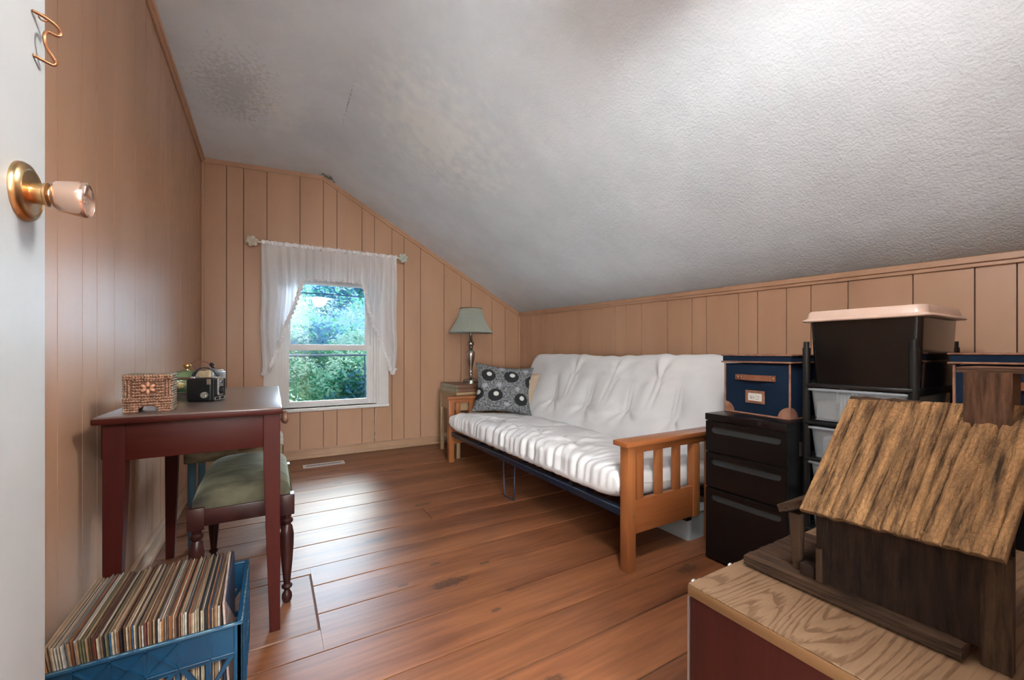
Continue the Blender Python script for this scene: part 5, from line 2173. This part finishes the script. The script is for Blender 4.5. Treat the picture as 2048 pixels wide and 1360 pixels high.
def loc_(p):
    return Vector(p) - OC
def RB(O, *a, **k):
    return rough_board(loc_(O), *a, **k)
# base slab (grain along Y): from y .56 to .20
RB((.953, .205, CZ + .006), (0, .352, 0), (.26, 0, 0), (0, 0, .022), 60, 34, .0022, BARNM, 'base_board', CBN, seed=1)
# small feet strips under the base so that it stands off the chest
mm = MB()
mm.box(.97 - OC.x, 1.2 - OC.x, .22 - OC.y, .24 - OC.y, 0, .007)
mm.box(.985 - OC.x, 1.2 - OC.x, .50 - OC.y, .52 - OC.y, 0, .007)
mm.obj('skid', BARND, CBN)
# walls
RB((.990, .19, CZ + .028), (0, 0, .165), (0, .215, 0), (-.012, 0, 0), 24, 44, .001, BARND, 'wall_board', CBN, seed=3)
RB((1.20, .19, CZ + .028), (0, 0, .165), (0, .215, 0), (.012, 0, 0), 10, 12, .001, BARND, 'wall_board', CBN, seed=4)
# gable ends as plates
def gable(y, t, mat, seed):
    mm = MB()
    mm.plate([[(.99 - OC.x, .028), (1.20 - OC.x, .028), (1.20 - OC.x, .19), (1.125 - OC.x, .365), (1.085 - OC.x, .365), (.99 - OC.x, .19)]], t, Matrix.Translation((0, y - OC.y, 0)) @ Matrix.Rotation(PI / 2, 4, 'X'))
    return mm.obj('gable_wall', mat, CBN)
gable(.405, .012, BARND, 1)
gable(.205, .012, BARND, 2)
# front corner posts
RB((.990, .398, CZ + .026), (0, 0, .16), (0, .018, 0), (-.02, 0, 0), 12, 6, .001, BARND, 'corner_post', CBN, seed=6)
RB((1.0, .157, CZ + .001), (0, 0, .18), (0, .033, 0), (-.022, 0, 0), 20, 8, .001, BARNM, 'corner_post', CBN, seed=8)
# roof: front slope
eL, eR = Vector((.952, .436, CZ + .168)), Vector((.952, .158, CZ + .182))
rL, rR = Vector((1.12, .412, CZ + .390)), Vector((1.12, .165, CZ + .352))
def roof(eL, eR, rL, rR, sgn, seed, nu, nv, name):
    Uv = (rL - eL)
    Vv = (eR - eL)
    nrm = Vv.cross(Uv).normalized()
    if nrm.z < 0:
        nrm = -nrm
    return RB(eL, Uv, Vv, nrm * .013, nu, nv, .0030, BARNL if sgn > 0 else BARNM, name, CBN, gs=(7, 70), crack=1 if sgn > 0 else 0, seed=seed)
roof(eL, eR, rL, rR, 1, 11, 190, 200, 'roof_board')
roof(Vector((1.262, .436, CZ + .19)), Vector((1.262, .158, CZ + .19)), Vector((1.112, .412, CZ + .397)), Vector((1.112, .165, CZ + .352)), -1, 12, 20, 20, 'roof_board')
# chimney
CHM = thing('chimney', None, None)
CHM.parent = CBN
RB((1.086, .1735, CZ + .345), (0, 0, .120), (0, .058, 0), (-.002, 0, 0), 20, 20, .0008, BARNC, 'chimney_front', CHM, seed=15)
mm = MB()
gl = mm.bm.verts.layers.float_vector.new('grain')
mm.box(1.087 - OC.x, 1.155 - OC.x, .175 - OC.y, .230 - OC.y, .345, .466, .002)
mm.obj('chimney_block', BARNC, CHM)
RB((1.085, .155, CZ + .464), (0, .085, 0), (.095, 0, 0), (0, 0, .010), 16, 16, .0012, BARNC, 'chimney_cap', CHM, seed=17)
# porch at the gable end: post, low roof, steps
mm = MB()
px_, py_ = .987 - OC.x, .455 - OC.y
mm.hexa([(px_ - .002, py_ - .002, .028), (px_ + .016, py_ - .002, .028), (px_ + .016, py_ + .012, .028), (px_ - .002, py_ + .012, .028),
         (px_ - .010, py_ - .004, .150), (px_ + .016, py_ - .004, .150), (px_ + .016, py_ + .018, .150), (px_ - .010, py_ + .018, .150)])
mm.obj('porch_post', BARNM, CBN, bevel=.002)
mm = MB()
mm.hexa([(1.16 - OC.x, .455 - OC.y, .028), (1.18 - OC.x, .455 - OC.y, .028), (1.18 - OC.x, .47 - OC.y, .028), (1.16 - OC.x, .47 - OC.y, .028),
         (1.16 - OC.x, .455 - OC.y, .150), (1.18 - OC.x, .455 - OC.y, .150), (1.18 - OC.x, .47 - OC.y, .150), (1.16 - OC.x, .47 - OC.y, .150)])
mm.obj('porch_post', BARNM, CBN, bevel=.002)
RB((.972, .488, CZ + .146), (.24, 0, 0), (0, -.09, .045), (0, .006, .016), 30, 12, .0012, BARNM, 'porch_roof', CBN, seed=21)
mm = MB()
mm.box(.972 - OC.x, 1.02 - OC.x, .418 - OC.y, .448 - OC.y, .028, .052, .002)
mm.obj('step', BARND, CBN)
mm = MB()
mm.box(.966 - OC.x, .985 - OC.x, .405 - OC.y, .416 - OC.y, .028, .098, .002)
mm.obj('porch_rail', BARNM, CBN)

# ------------------------------------------------------------------ pendant globe lamp (mirrored in the window pane)
GP = thing('pendant_lamp', 'round white glass globe pendant lamp, mirrored in the upper window pane', 'lamp', (.75, .50, 1.96))
m, nt, p = newmat('lit opal globe')
p.inputs['Base Color'].default_value = (.9, .88, .82, 1)
p.inputs['Emission Color'].default_value = (.98, .96, .93, 1)
p.inputs['Emission Strength'].default_value = GLOBE_STRENGTH
mm = MB()
mm.sphere((0, 0, 0), .12, 4)
mm.obj('globe', m, GP, smooth='all')
zc_top = ztop(.75, .5) - 1.96
mm = MB()
mm.cyl((0, 0, .115), (0, 0, zc_top), .008, seg=12)
mm.obj('stem', BRASS2, GP, smooth=40)
mm = MB()
mm.cyl((0, 0, zc_top - .05), (0, 0, zc_top - .005), .05, .06, 24)
mm.obj('canopy', BRASS2, GP, smooth=40)
mm = MB()
mm.lathe([(.03, .165), (.12, .150), (.19, .100), (.235, .035), (.237, .036), (.193, .103), (.12, .156), (.03, .172)], seg=40)
mm.obj('lamp_shade', PAINTW, GP, smooth=50)  # dome added over the globe to keep its direct light off the ceiling
